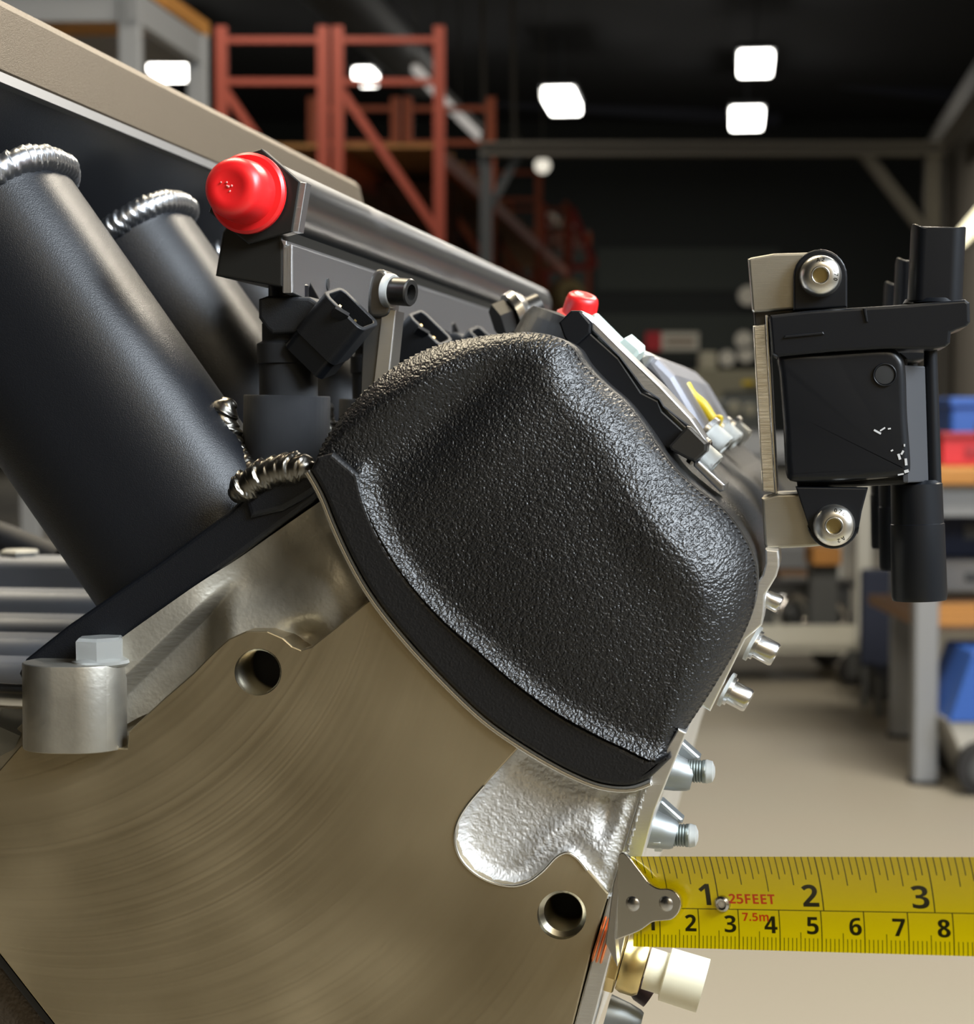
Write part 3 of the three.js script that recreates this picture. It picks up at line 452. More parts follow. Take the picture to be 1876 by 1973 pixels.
// ---- cylinder head
const railOuter = [[597, 905], [612, 930], [628, 962], [645, 1005], [680, 1080], [720, 1148], [780, 1225], [860, 1312], [940, 1387], [1020, 1442], [1100, 1487], [1160, 1510], [1215, 1514], [1250, 1502]];
const head = thing('cylinder_head', 'machined bare aluminium cylinder head with threaded holes and a rough cast pocket', 'engine part');
{
  const rail = smooth(railOuter, 60, false);
  const off = (list, d) => list.map(([x, y], i) => { const a = list[Math.max(i - 1, 0)], b = list[Math.min(i + 1, list.length - 1)], l = Math.hypot(b[0] - a[0], b[1] - a[1]); return [x - ((b[1] - a[1]) / l) * d, y + ((b[0] - a[0]) / l) * d]; });
  const hole1 = circlePx(497, 1295, 48), hole2 = circlePx(1082, 1763, 50);
  const face = [[245, 1442], [248, 1410], [262, 1396], [320, 1342], [372, 1297], [410, 1258], [440, 1231], [474, 1216], [515, 1216], [545, 1229], [563, 1245], [580, 1252], [598, 1247], [650, 1206], [700, 1165], [722, 1148], [800, 1246], [900, 1343], [995, 1432],
    [1000, 1440], [945, 1500], [897, 1556], [881, 1588], [878, 1620], [888, 1650], [912, 1679], [948, 1698], [988, 1705], [1016, 1698], [1044, 1678], [1075, 1647], [1093, 1641], [1112, 1652], [1172, 1722], [1140, 1830], [1104, 1973], [1065, 2110], [300, 2170], [105, 1973], [0, 1838], [-80, 1740], [-80, 1560], [0, 1482], [40, 1436]];
  part(head, 'machined_face', extr(face, 0, -20, { holes: [hole1, hole2], bevel: 0.35, seg: 2 }), M.face);
  // cast shoulder under the intake flange: a pressed grid that dips away from the machined face
  const cast = [[640, 945], [600, 968], [560, 998], [420, 1098], [236, 1230], [60, 1365], [120, 1560], [500, 1420], [760, 1300], [790, 1240], [720, 1160], [668, 1068]];
  const shoulder = [[236, 1229], [420, 1099], [520, 1026], [560, 1010], [600, 975], [640, 950], [650, 1005], [690, 1085], [735, 1150], [735, 1290], [180, 1500]];
  const body = [[640, 950], [580, 985], [236, 1230], [40, 1380], [-80, 1500], [-80, 1740], [105, 1973], [300, 2170], [1065, 2110], [1165, 1735], [1235, 1505], [1100, 1480], [860, 1305], [720, 1140], [660, 1040]];
  part(head, 'casting', extr(body, -19, BACKZ, { plane: -10 }), M.cast);
  {
    const N = 90, K = 70, pos = [], uv = [], idx = [], s = (a, b, x) => { const t = Math.max(0, Math.min(1, (x - a) / (b - a))); return t * t * (3 - 2 * t); };
    // lower edge runs under the machined face, upper edge along the intake flange
    const A = [[120, 1480], [230, 1400], [320, 1358], [400, 1288], [443, 1243], [495, 1229], [545, 1240], [590, 1262], [680, 1215], [760, 1215]], B = [[60, 1362], [150, 1294], [236, 1230], [330, 1163], [420, 1099], [545, 1012], [644, 944]];
    const ca = smooth(A, N, false), cb = smooth(B, N, false);
    for (let i = 0; i <= N; i++) for (let j = 0; j <= K; j++) {
      const u = i / N, v = j / K, x = ca[i][0] + (cb[i][0] - ca[i][0]) * v, y = ca[i][1] + (cb[i][1] - ca[i][1]) * v;
      const gap = (x - 412) * 0.64 + (y - 1150) * 0.0 ;                                // right of the step the shoulder fills out
      const line = (y - 1290) * 0.72 + (x - 262) * 0.69;                              // below the step line from (262,1290) to (410,1150)
      let dz = -7 - 3.5 * s(0.25, 1, v) * s(390, 470, x);
      const left = 1 - s(370, 455, x);
      dz += left * (-9 * s(-4, 14, line) * (1 - 0.55 * s(60, 120, line)) + 2.5 * (1 - s(-4, 14, line)));
      dz -= 6 * Math.exp(-(((x - 585) / 34) ** 2 + ((y - 1228) / 26) ** 2)) + 3 * Math.exp(-(((x - 470) / 80) ** 2 + ((y - 1130) / 60) ** 2)) - 3.2 * Math.exp(-(((x - 640) / 60) ** 2 + ((y - 1130) / 90) ** 2));
      dz += 5 * s(600, 660, x) * s(0.75, 1, v);
      const p = pz(x, y, -7); pos.push(p.x, p.y, ZF + dz * MM); uv.push(p.x, p.y);
    }
    for (let i = 0; i < N; i++) for (let j = 0; j < K; j++) { const a = i * (K + 1) + j, b = a + K + 1; idx.push(a, b, a + 1, b, b + 1, a + 1); }
    const g = new THREE.BufferGeometry(); g.setAttribute('position', new THREE.Float32BufferAttribute(pos, 3)); g.setAttribute('uv', new THREE.Float32BufferAttribute(uv, 2)); g.setIndex(idx); g.computeVertexNormals();
    part(head, 'cast_shoulder', g, M.cast);
  }
  // rough cast pocket beside the exhaust side
  {
    const edge = smooth([[1000, 1440], [945, 1500], [897, 1556], [880, 1588], [876, 1620], [886, 1652], [912, 1681], [948, 1700], [988, 1707], [1016, 1700], [1044, 1680], [1075, 1649], [1093, 1643], [1112, 1654], [1172, 1724], [1190, 1690], [1215, 1600], [1240, 1520], [1250, 1500], [1180, 1510], [1100, 1482]], 200);
    const N = edge.length, pos = [], uv = [], idx = [], STEP = 4, X0 = 864, Y0 = 1424, NX = 100, NY = 78;
    const g2 = (x, y, mx, my, sx, sy, rot) => { const a = (x - mx) * Math.cos(rot) + (y - my) * Math.sin(rot), b = -(x - mx) * Math.sin(rot) + (y - my) * Math.cos(rot); return Math.exp(-((a / sx) ** 2 + (b / sy) ** 2)); };
    const signed = (x, y) => { let d = 1e9, ins = false; for (let k = 0; k < N; k++) { const [ax, ay] = edge[k], [bx, by] = edge[(k + 1) % N]; if (ay > y !== by > y && x < ((bx - ax) * (y - ay)) / (by - ay) + ax) ins = !ins; d = Math.min(d, Math.hypot(x - ax, y - ay)); } return ins ? d : -d; };
    const keep = [];
    for (let j = 0; j <= NY; j++) for (let i = 0; i <= NX; i++) {
      const x = X0 + i * STEP, y = Y0 + j * STEP, d = signed(x, y), e = Math.max(0, Math.min(1, d / 34)), open = 1 - 0.6 / (1 + Math.exp(-(x - 1105) / 22));
      let dz = -0.3 - 5.2 * Math.sqrt(Math.max(0, 1 - (1 - e) ** 2)) * open;
      dz += (2.8 * g2(x, y, 1040, 1632, 80, 20, -0.72) + 2.2 * g2(x, y, 1150, 1640, 60, 50, 0) - 2.6 * g2(x, y, 1168, 1570, 42, 16, 1.75) + 1.5 * g2(x, y, 1200, 1560, 60, 12, 1.95)) * e;
      const p = pz(x, y, 0); pos.push(p.x, p.y, ZF + Math.min(dz, -0.3) * MM); uv.push(p.x, p.y); keep.push(d > -9);
    }
    for (let j = 0; j < NY; j++) for (let i = 0; i < NX; i++) { const a = j * (NX + 1) + i, b = a + 1, q = a + NX + 1, d = q + 1; if (keep[a] && keep[b] && keep[q] && keep[d]) idx.push(a, q, b, b, q, d); }
    const g = new THREE.BufferGeometry(); g.setAttribute('position', new THREE.Float32BufferAttribute(pos, 3)); g.setAttribute('uv', new THREE.Float32BufferAttribute(uv, 2)); g.setIndex(idx); g.computeVertexNormals();
    part(head, 'cast_pocket', g, M.sand, 'rough sand-cast pocket');
    const rimPts = edge.slice(0, 150).map(([x, y]) => pz(x, y, 0.1)); part(head, 'pocket_edge', tube(rimPts.slice(18, 100), 0.00035, 120, 8), M.rim);
  }
  // bright lip along the valve cover joint
  part(head, 'joint_lip', extr([...off(rail, 6), ...off(rail, 13).reverse()], 1.2, BACKZ, { bevel: 0.2 }), M.rim);
  // threaded holes
  const thread = (cx, cy, r, mouth, label) => {
    const p = pz(cx, cy, 0), R = pxmm(r), prof = [[R * 1.02, 0]]; let t = 0;
    if (mouth) { prof.push([R * 0.98, -0.0022]); t = -0.0022; }
    const Rt = R * (mouth ? 0.78 : 0.96); prof.push([Rt, t - 0.0008]); t -= 0.0008;
    for (let k = 0; k < 11; k++) { prof.push([Rt * 0.93, t - 0.0006], [Rt, t - 0.0012]); t -= 0.0012; }
    prof.push([Rt, t], [0, t - 0.0015]);
    const h = part(head, 'threaded_hole', lathe(prof, p, V(0, 0, 1), 48, 0.2), M.thread);
    part(h, 'hole_bottom', lathe([[0, 0.0002], [Rt * 0.99, 0]], V(p.x, p.y, p.z + t), V(0, 0, 1), 24), M.dark);
  };
  thread(497, 1295, 47.5, false); thread(1082, 1763, 49.5, true);
  // exhaust side: machined strip with cast lugs
  part(head, 'exhaust_flange', extr([[1306, 1404], [1322, 1412], [1262, 1560], [1236, 1655], [1190, 1790], [1142, 1973], [1112, 2080], [1070, 2080], [1106, 1973], [1174, 1722], [1196, 1650], [1236, 1520]], -0.6, -330, { bevel: 0.4 }), M.alu);
  for (const [x, y, dz] of [[1268, 1480, -22], [1236, 1592, -22], [1168, 1955, -18]]) part(head, 'cast_lug', lathe([[0.0052, 0], [0.0044, 0.005], [0.0036, 0.008], [0.0031, 0.0088], [0, 0.0089]], pz(x, y, dz), dirPx([0, 0], [94, 22]), 28), M.lug);
  for (const [x, y, dz] of [[1283, 1415, -30], [1250, 1535, -30]]) part(head, 'cast_rib', extr([[x, y], [x + 26, y + 8], [x + 66, y + 44], [x + 64, y + 52], [x + 40, y + 56], [x - 14, y + 60]], dz, dz - 6, { bevel: 1.2 }), M.lug);
  place(head);
  const stud = (x, y, label) => {
    const t = thing('stud', label, 'stud'), d = dirPx([0, 0], [100, -4]), p = pz(x, y, -22);
    const prof = [[0, 0], [0.0028, 0]]; for (let k = 0; k < 9; k++) prof.push([0.0026, 0.0003 + k * 0.0007], [0.0029, 0.00065 + k * 0.0007]); prof.push([0.0029, 0.0068], [0.0024, 0.0076], [0.001, 0.008], [0, 0.0079]);
    part(t, 'shank', lathe(prof, p, d, 24), std({ color: rgb(0.16, 0.18, 0.17), metalness: 0.9, roughness: 0.4 })); part(t, 'tip', lathe([[0, 0], [0.0027, 0], [0.003, 0.0006], [0.0026, 0.002], [0.0012, 0.0026], [0, 0.0027]], p.clone().add(d.clone().multiplyScalar(0.0066)), d, 24), M.zinc);
    part(t, 'nut', prism(p.clone().addScaledVector(d, -0.0015), d, 0.0042, 0.002, 6, 0.3, 0.0004), M.zinc); place(t);
  };
  stud(1305, 1485, 'upper grey threaded stud on the exhaust side of the head'); stud(1273, 1608, 'lower grey threaded stud on the exhaust side, just above the tape');
  // block below the head
  const bl = thing('engine_block', 'dark brown engine block edge under the head at the lower left', 'engine part');
  part(bl, 'block_body', extr([[-120, 1722], [0, 1856], [100, 1973], [300, 2205], [100, 2400], [-500, 2400], [-500, 1800]], -6, BACKZ, { bevel: 1 }), M.block);
  part(bl, 'head_gasket', extr([[-120, 1704], [0, 1840], [105, 1975], [300, 2185], [296, 2204], [96, 1982], [-4, 1856], [-120, 1722]], -1.5, BACKZ), M.gasket);
  place(bl);
}
// ---- valve cover
{
  const t = thing('valve_cover', 'black crinkle-textured valve cover with a domed end', 'engine part');
  // silhouette with the rounding of the edge at each point (px)
  const S = [[606, 884, 25], [640, 815, 35], [665, 785, 40], [690, 756, 45], [735, 715, 60], [782, 684, 70], [835, 661, 75], [890, 649, 70], [960, 640, 62], [1020, 638, 60], [1062, 646, 62], [1092, 664, 70], [1112, 694, 82], [1148, 733, 95], [1192, 772, 100], [1228, 817, 100], [1262, 865, 90], [1296, 908, 88], [1338, 946, 105], [1388, 987, 120], [1428, 1040, 130], [1450, 1090, 130], [1454, 1135, 125], [1446, 1190, 110], [1420, 1250, 95], [1378, 1322, 80], [1330, 1395, 65], [1303, 1432, 45], [1284, 1456, 22], [1266, 1464, 6], [1200, 1436, 2], [1130, 1401, 2], [1070, 1366, 2], [1000, 1316, 2], [930, 1256, 2], [850, 1186, 2], [780, 1106, 2], [730, 1026, 2], [702, 960, 2], [690, 918, 2], [660, 905, 4], [625, 900, 10]];
  const n = 420, curve = smooth(S.map(([x, y]) => [x, y]), n), R = (() => { const c = new THREE.CatmullRomCurve3(S.map(([x, y, r]) => V(x, y, r)), true, 'centripetal'); return c.getSpacedPoints(n).slice(0, n).map((p) => p.z); })();
  const c = [1035, 1010], K = 150, pos = [], uv = [], idx = [];
  const G = (x, y, mx, my, sx, sy, rot) => { const a = (x - mx) * Math.cos(rot) + (y - my) * Math.sin(rot), b = -(x - mx) * Math.sin(rot) + (y - my) * Math.cos(rot); return Math.exp(-((a / sx) ** 2 + (b / sy) ** 2)); };
  const ledge = smooth([[692, 918], [702, 962], [730, 1030], [780, 1110], [850, 1190], [930, 1260], [1000, 1320], [1070, 1371], [1130, 1406], [1200, 1441], [1262, 1466]], 90, false);
  const UNIT = 0.47 / F * 1000;                                                        // mm per pixel
  for (let j = 0; j <= K; j++) for (let i = 0; i < n; i++) {
    const s = Math.pow(j / K, 1.7), x = curve[i][0] + (c[0] - curve[i][0]) * s, y = curve[i][1] + (c[1] - curve[i][1]) * s;
    let d = 1e9, r = 0, sw = 0;
    for (let k = 0; k < n; k += 2) { const q = Math.hypot(x - curve[k][0], y - curve[k][1]); if (q < d) d = q; const w = 1 / (q * q * q + 20); r += R[k] * w; sw += w; }
    r /= sw; if (j === 0) { d = 0; r = R[i]; }
    const e = Math.min(1, d / r), round = -r * UNIT * (1 - Math.sqrt(Math.max(0, 1 - (1 - e) ** 2)));
    let z = -1 + round + 4.5 * G(x, y, 1120, 1120, 260, 330, -0.7) + (2.2 * G(x, y, 1290, 1060, 150, 60, 0.9) - 6.5 * G(x, y, 1308, 908, 46, 30, 0.75) - 2.2 * G(x, y, 860, 800, 170, 45, -0.72) + 1.6 * G(x, y, 800, 740, 160, 40, -0.6) + 1.2 * G(x, y, 960, 860, 200, 60, -0.7)) * e;
    let dl = 1e9; for (const [a, b] of ledge) dl = Math.min(dl, Math.hypot(x - a, y - b)); const FR = 30;
    const rp = (FR - dl) / 7; z += 0.78 * UNIT * 7 * (rp > 20 ? rp : Math.log(1 + Math.exp(rp)));                       // fillet up to the flange
    // grains of the crinkle finish
    const p = pz(x, y, 0), gx = p.x / 0.00062, gy = p.y / 0.00062;
    z += ((vn(gx, gy, 1 << 20, 5) - 0.5) * 0.05 + (vn(gx * 0.45, gy * 0.45, 1 << 20, 6) - 0.5) * 0.05);
    pos.push(p.x, p.y, ZF + z * MM); uv.push(p.x, p.y);
  }
  for (let j = 0; j < K; j++) for (let i = 0; i < n; i++) { const a = j * n + i, b = j * n + ((i + 1) % n), q = a + n, d = b + n; idx.push(a, b, q, b, d, q); }
  const dome = new THREE.BufferGeometry(); dome.setAttribute('position', new THREE.Float32BufferAttribute(pos, 3)); dome.setAttribute('uv', new THREE.Float32BufferAttribute(uv, 2)); dome.setIndex(idx); dome.computeVertexNormals();
  part(t, 'domed_end', dome, M.crinkle);
  { // long shell behind the end
    const p2 = [], u2 = [], i2 = []; let run = 0;
    for (let i = 0; i <= n; i++) { const a = curve[i % n], p = pz(a[0], a[1], 0), zf = ZF + (-1 - R[i % n] * UNIT) * MM; if (i) { const b = pz(...curve[i - 1], 0); run += Math.hypot(p.x - b.x, p.y - b.y); } for (let k = 0; k <= 6; k++) { const z = zf + (ZF + BACKZ * MM - zf) * (k / 6); p2.push(p.x, p.y, z); u2.push(run, z); } }
    for (let i = 0; i < n; i++) for (let k = 0; k < 6; k++) { const a = i * 7 + k, b = a + 7; i2.push(a, a + 1, b, b, a + 1, b + 1); }
    const g = new THREE.BufferGeometry(); g.setAttribute('position', new THREE.Float32BufferAttribute(p2, 3)); g.setAttribute('uv', new THREE.Float32BufferAttribute(u2, 2)); g.setIndex(i2); g.computeVertexNormals();
    part(t, 'shell', [g, extr(curve, BACKZ, BACKZ - 2, { plane: 0 })], M.crinkle);
  }
  const inner = [[690, 914], [702, 962], [730, 1030], [780, 1110], [850, 1190], [930, 1260], [1000, 1320], [1070, 1371], [1130, 1406], [1200, 1441], [1252, 1464], [1290, 1452]];
  const flange = [...smooth(railOuter, 60, false), [1292, 1462], ...smooth(inner, 50, false).reverse(), [640, 872], [610, 880]];
  part(t, 'flange', extr(flange, 2.3, BACKZ, { bevel: 1.2, seg: 4 }), M.crinkleFine);
  // small tower on top and the pad where it is bolted
  part(t, 'filler_neck', lathe([[0.0095, 0], [0.0085, 0.006], [0.0072, 0.0085], [0, 0.0092]], pz(1052, 662, -75), dirPx([0, 0], [20, -60]), 28), M.crinkle);
  place(t);
  const ga = thing('cover_gasket', 'thin black gasket between the valve cover and the bare head', 'gasket');
  const rail = smooth(railOuter, 60, false), off = (d) => rail.map(([x, y], i) => { const a = rail[Math.max(i - 1, 0)], b = rail[Math.min(i + 1, 60)], l = Math.hypot(b[0] - a[0], b[1] - a[1]); return [x - ((b[1] - a[1]) / l) * d, y + ((b[0] - a[0]) / l) * d]; });
  part(ga, 'gasket_strip', extr([...off(0.5), ...off(5).reverse()], 0.8, BACKZ), M.gasket);
  part(ga, 'gasket_bead', tube(off(3).map(([x, y]) => pz(x, y, 1)), 0.0004, 90, 8), std({ color: rgb(0.1, 0.1, 0.095), roughness: 0.4 }));
  place(ga);
}
// ---- intake manifold
{
  const t = thing('intake_manifold', 'black welded intake manifold with sloping runners and a long plenum', 'engine part');
  const PLN = -37;                                                                       // plane of the first runner's axis
  // plenum: cross-section on that plane, from in front of the frame to the far end
  part(t, 'plenum', extr([[50, 178], [-215, 500], [-560, 300], [-560, -40], [-60, 60], [22, 140]], 60, BACKZ, { plane: PLN, bevel: 1 }), M.powder);
  part(t, 'plenum_lid', extr([[16, 19], [46, 152], [40, 160], [-40, 200], [-560, -40], [-560, -220], [0, 0]], 60, BACKZ - 4, { plane: PLN, bevel: 1.0 }), M.powderWarmLit, 'broad sloping lid flange');
  part(t, 'lid_seam', extr([[48, 158], [60, 182], [44, 186], [30, 170]], 60, BACKZ, { plane: PLN, bevel: 0.8 }), std({ color: rgb(0.13, 0.14, 0.16), metalness: 0.9, roughness: 0.45 }), 'bright bare metal edge strip');
  // flange on the head
  part(t, 'intake_flange', extr([[35, 1298], [48, 1270], [130, 1205], [300, 1088], [440, 985], [470, 955], [520, 915], [592, 893], [626, 944], [600, 968], [545, 1008], [420, 1100], [235, 1232], [110, 1320], [50, 1330]], -8, BACKZ, { bevel: 1.2 }), M.powder);
  // runners: rounded tubes between plenum and flange
  const axis = dirPx([0, 0], [0.575, 0.818], PLN), c0 = pz(-58, 434, PLN), c1 = pz(420, 1017, PLN), across = V(-axis.y, axis.x, 0);
  const runner = (dz) => {
    const w = pxmm(468) / 2, h = 0.025, r = 0.0205, pw = (v, e) => Math.sign(v) * Math.pow(Math.abs(v), e), s = new THREE.Shape(Array.from({ length: 96 }, (_, i) => { const q = (i / 96) * 2 * Math.PI; return new THREE.Vector2(w * pw(Math.cos(q), 0.72), h * pw(Math.sin(q), 0.72)); }));
    const len = c0.distanceTo(c1) + 0.012, g = new THREE.ExtrudeGeometry(s, { depth: len, bevelEnabled: false, curveSegments: 24 });
    g.applyMatrix4(new THREE.Matrix4().makeBasis(across, V(0, 0, 1), axis)); const p = c0.clone().add(V(0, 0, dz)); g.translate(p.x, p.y, p.z);
    const m = part(t, 'runner', crease(g, 0.9), M.powder);
    // weld where it meets the plenum
    const ring = []; for (let i = 0; i <= 14; i++) { const q = 2.2 - (i / 14) * 3.3; ring.push(p.clone().addScaledVector(across, w * 1.01 * pw(Math.cos(q), 0.72)).add(V(0, 0, h * 1.01 * pw(Math.sin(q), 0.72))).addScaledVector(axis, 0.0005)); }
    part(m, 'weld_bead', weld(ring, 0.0038, 0.0024), M.weld);
    return m;
  };
  for (let k = 0; k < 4; k++) runner(-PITCHZ * k);
  // injector bungs with their welds
  for (let k = 0; k < 4; k++) {
    const dz = V(0, 0, -PITCHZ * k), o = pz(551, 890, -38).add(dz), up = pz(553, 762, -38).add(dz).sub(o), L = up.length(), R = pxmm(86, -38);
    const m = part(t, 'injector_bung', lathe([[R * 0.97, -0.004], [R, 0], [R, L - 0.0004], [R * 0.985, L], [R * 0.6, L], [R * 0.58, L - 0.006], [0, L - 0.006]], o, up, 44), M.powder);
    if (k < 2) part(m, 'weld_bead', weld([[-1, 0.35, 0.004], [-0.75, 0.75, -0.001], [-0.25, 1.0, -0.0055], [0.2, 1.05, -0.002], [0.7, 0.78, 0.001]].map(([a, b, y]) => o.clone().add(V(a * R * 1.02, y, b * R * 1.02))), 0.0036, 0.0024), M.weldDark);
    if (k < 2) part(m, 'weld_bead', weld([[446, 768], [430, 800], [440, 845], [466, 888], [498, 908]].map(([x, y]) => pz(x, y, -33).add(dz)), 0.0042, 0.0026), M.weldDark);
  }
  // long weld on the flange, under the first bung
  part(t, 'weld_bead', weld([[445, 962], [470, 940], [505, 916], [545, 903], [585, 902], [608, 912]].map(([x, y]) => pz(x, y, -7)), 0.004, 0.0026, false), M.weldDark);
  part(t, 'flange_step', extr([[470, 965], [545, 905], [600, 905], [624, 936], [586, 962], [545, 985], [480, 1000]], -6.5, -14, { bevel: 1.5 }), M.powder);
  place(t);
  const bo = thing('flange_bolt', 'small steel bolt head half hidden behind the intake flange', 'bolt'), bp = pz(222, 1150, -24);
  part(bo, 'head', prism(bp, V(0, 1, 0), 0.0044, 0.0022, 6, 0.2, 0.0005), M.zinc); part(bo, 'shank', lathe([[0, -0.012], [0.003, -0.012], [0.003, 0]], bp, V(0, 1, 0), 20), M.steel); place(bo);
}
// ---- fuel rail
{
  const t = thing('fuel_rail', 'dark anodised fuel rail with a hexagonal end fitting', 'fuel rail'), D0 = -24;
  const c = pz(490, 366, D0), len = 0.5, R = pxmm(68, D0);
  part(t, 'rail_tube', lathe([[0, len], [R * 0.94, len], [R, len - 0.0015], [R, 0], [0, 0]], c, V(0, 0, -1), 56), M.anod);
  const hexPx = [[503, 286], [577, 350], [562, 447], [478, 470], [402, 408], [425, 310]];
  part(t, 'end_fitting', extr(hexPx, D0 + 2, D0 - 3.5, { bevel: 0.3, seg: 1 }), M.anodEnd, 'black hexagonal end');
  part(t, 'end_fitting_edge', extr([[577, 350], [590, 352], [575, 446], [562, 447]], D0 + 1.2, D0 - 4, { bevel: 0.2 }), M.anodPlate);
  part(t, 'rail_body', extr([[428, 446], [440, 430], [540, 440], [546, 466], [545, 554], [414, 531]], D0, -500, { bevel: 0.8 }), M.anodEnd);
  part(t, 'lip', extr([[540, 461], [552, 464], [552, 472], [546, 476]], D0 + 1, -500, { bevel: 0.3 }), M.anodPlate);
  { // side plate with a notch at each injector
    const top = pz(549, 474, D0), bot = pz(546, 568, D0), z0 = ZF + (D0 - 0.5) * MM, hgt = top.y - bot.y, L = 0.47, s = new THREE.Shape();
    s.moveTo(0, 0); s.lineTo(0, -hgt * 0.93);
    for (let k = 0; k < 4; k++) { const u = 0.0135 + k * PITCHZ; s.lineTo(u + 0.0, -hgt * 0.98); s.lineTo(u + 0.004, -hgt * 0.62); s.lineTo(u + 0.015, -hgt * 0.98); s.lineTo(u + 0.045, -hgt * 1.1); s.lineTo(u + 0.06, -hgt * 1.1); s.lineTo(u + 0.075, -hgt * 0.95); }
    s.lineTo(L, 0);
    const g = new THREE.ExtrudeGeometry(s, { depth: 0.002, bevelEnabled: true, bevelSize: 0.0004, bevelThickness: 0.0004, bevelSegments: 2 });
    g.applyMatrix4(new THREE.Matrix4().makeBasis(V(0, 0, -1), V(0, 1, 0), V(1, 0, 0))); g.translate(bot.x, top.y, z0); const m = part(t, 'side_plate', g, M.anodPlate);
    const hp2 = pz(688, 547, D0 - 36); part(m, 'plate_hole', lathe([[0, 0.0002], [0.0016, 0.0001], [0.0017, -0.0004]], V(bot.x + 0.0026, hp2.y, hp2.z), V(1, 0, 0), 20), M.dark);
    for (let k = 0; k < 2; k++) part(t, 'engraving', Array.from({ length: 9 }, (_, i) => lathe([[R * 1.002, 0], [R * 1.006, 0.0003], [R * 1.002, 0.0006]], c.clone().add(V(0, 0, -0.1 - 0.12 * k - i * 0.0022)), V(0, 0, -1), 56)), M.anod);
  }
  place(t);
  const cap = (label, p, dir, k) => {
    const g = thing('protective_cap', label, 'cap');
    part(g, 'skirt', lathe([[0, 0], [0.0101, 0], [0.0105, 0.0006], [0.0105, 0.0017], [0.0098, 0.0024], [0.0082, 0.0026]].map(([r, z]) => [r * k, z * k]), p, dir, 48), M.red);
    part(g, 'plug', lathe([[0.0083, 0.0016], [0.0081, 0.006], [0.0078, 0.0098], [0.0072, 0.0116], [0.006, 0.0126], [0.004, 0.0128], [0.0035, 0.0126], [0, 0.0124]].map(([r, z]) => [r * k, z * k]), p, dir, 48), M.red);
    const sp = []; if (k > 0.8) for (let i = 0; i < 14; i++) { const a = 0.3 + rnd() * 1.2, q = p.clone().addScaledVector(dir, 0.0126 * k), b = new THREE.SphereGeometry(0.00018 + rnd() * 0.00018, 6, 5); const px = (rnd() - 0.35) * 0.007 * k, py = -px * 0.6 + (rnd() - 0.5) * 0.003; b.translate(q.x + px, q.y + py, q.z - 0.0001); sp.push(b); }
    if (k > 0.8) part(g, 'scuff_marks', sp, std({ color: rgb(0.75, 0.3, 0.27), roughness: 0.6 })); return place(g);
  };
  cap('large red plastic cap on the near end of the fuel rail', pz(481, 374, D0 + 2), V(-0.12, 0.04, 1).normalize(), 0.98);
  cap('small red cap peeking over the valve cover behind the black coil mount', pz(1112, 616, -120), V(0.25, 0.8, 0.25).normalize(), 0.62);
  // rail bracket
  const b = thing('rail_bracket', 'grey metal bracket bar that bolts the fuel rail down', 'bracket');
  part(b, 'bar', extr([[702, 600], [736, 597], [761, 598], [748, 726], [717, 757], [694, 768], [696, 700]], -40, -52, { bevel: 0.4 }), M.barGrey);
  part(b, 'bar_edge', extr([[736, 597], [762, 597], [748, 727], [718, 757]], -39.6, -41, { bevel: 0.2 }), M.alu);
  part(b, 'tab', extr(smooth([[712, 610], [708, 570], [716, 530], [728, 518], [742, 522], [748, 540], [748, 606]], 40), -39, -50, { bevel: 1 }), M.barGrey);
  const ax = dirPx([0, 0], [100, 8], -40).add(V(0, 0, 0.35)).normalize(), o = pz(747, 560, -40);
  const w = part(b, 'washer', lathe([[0.002, 0], [0.0045, 0], [0.0045, 0.0013], [0.0042, 0.0018], [0.002, 0.0018]], o, ax, 32), M.zinc);
  const s = part(b, 'cap_screw', lathe([[0, 0.0016], [0.0036, 0.0016], [0.0036, 0.0068], [0.0033, 0.0072], [0.0021, 0.0072], [0.0019, 0.0048], [0, 0.0046]], o, ax, 36), M.oxide);
  part(s, 'socket', prism(o.clone().addScaledVector(ax, 0.0049), ax, 0.0019, 0.0001), M.dark);
  place(b);
}
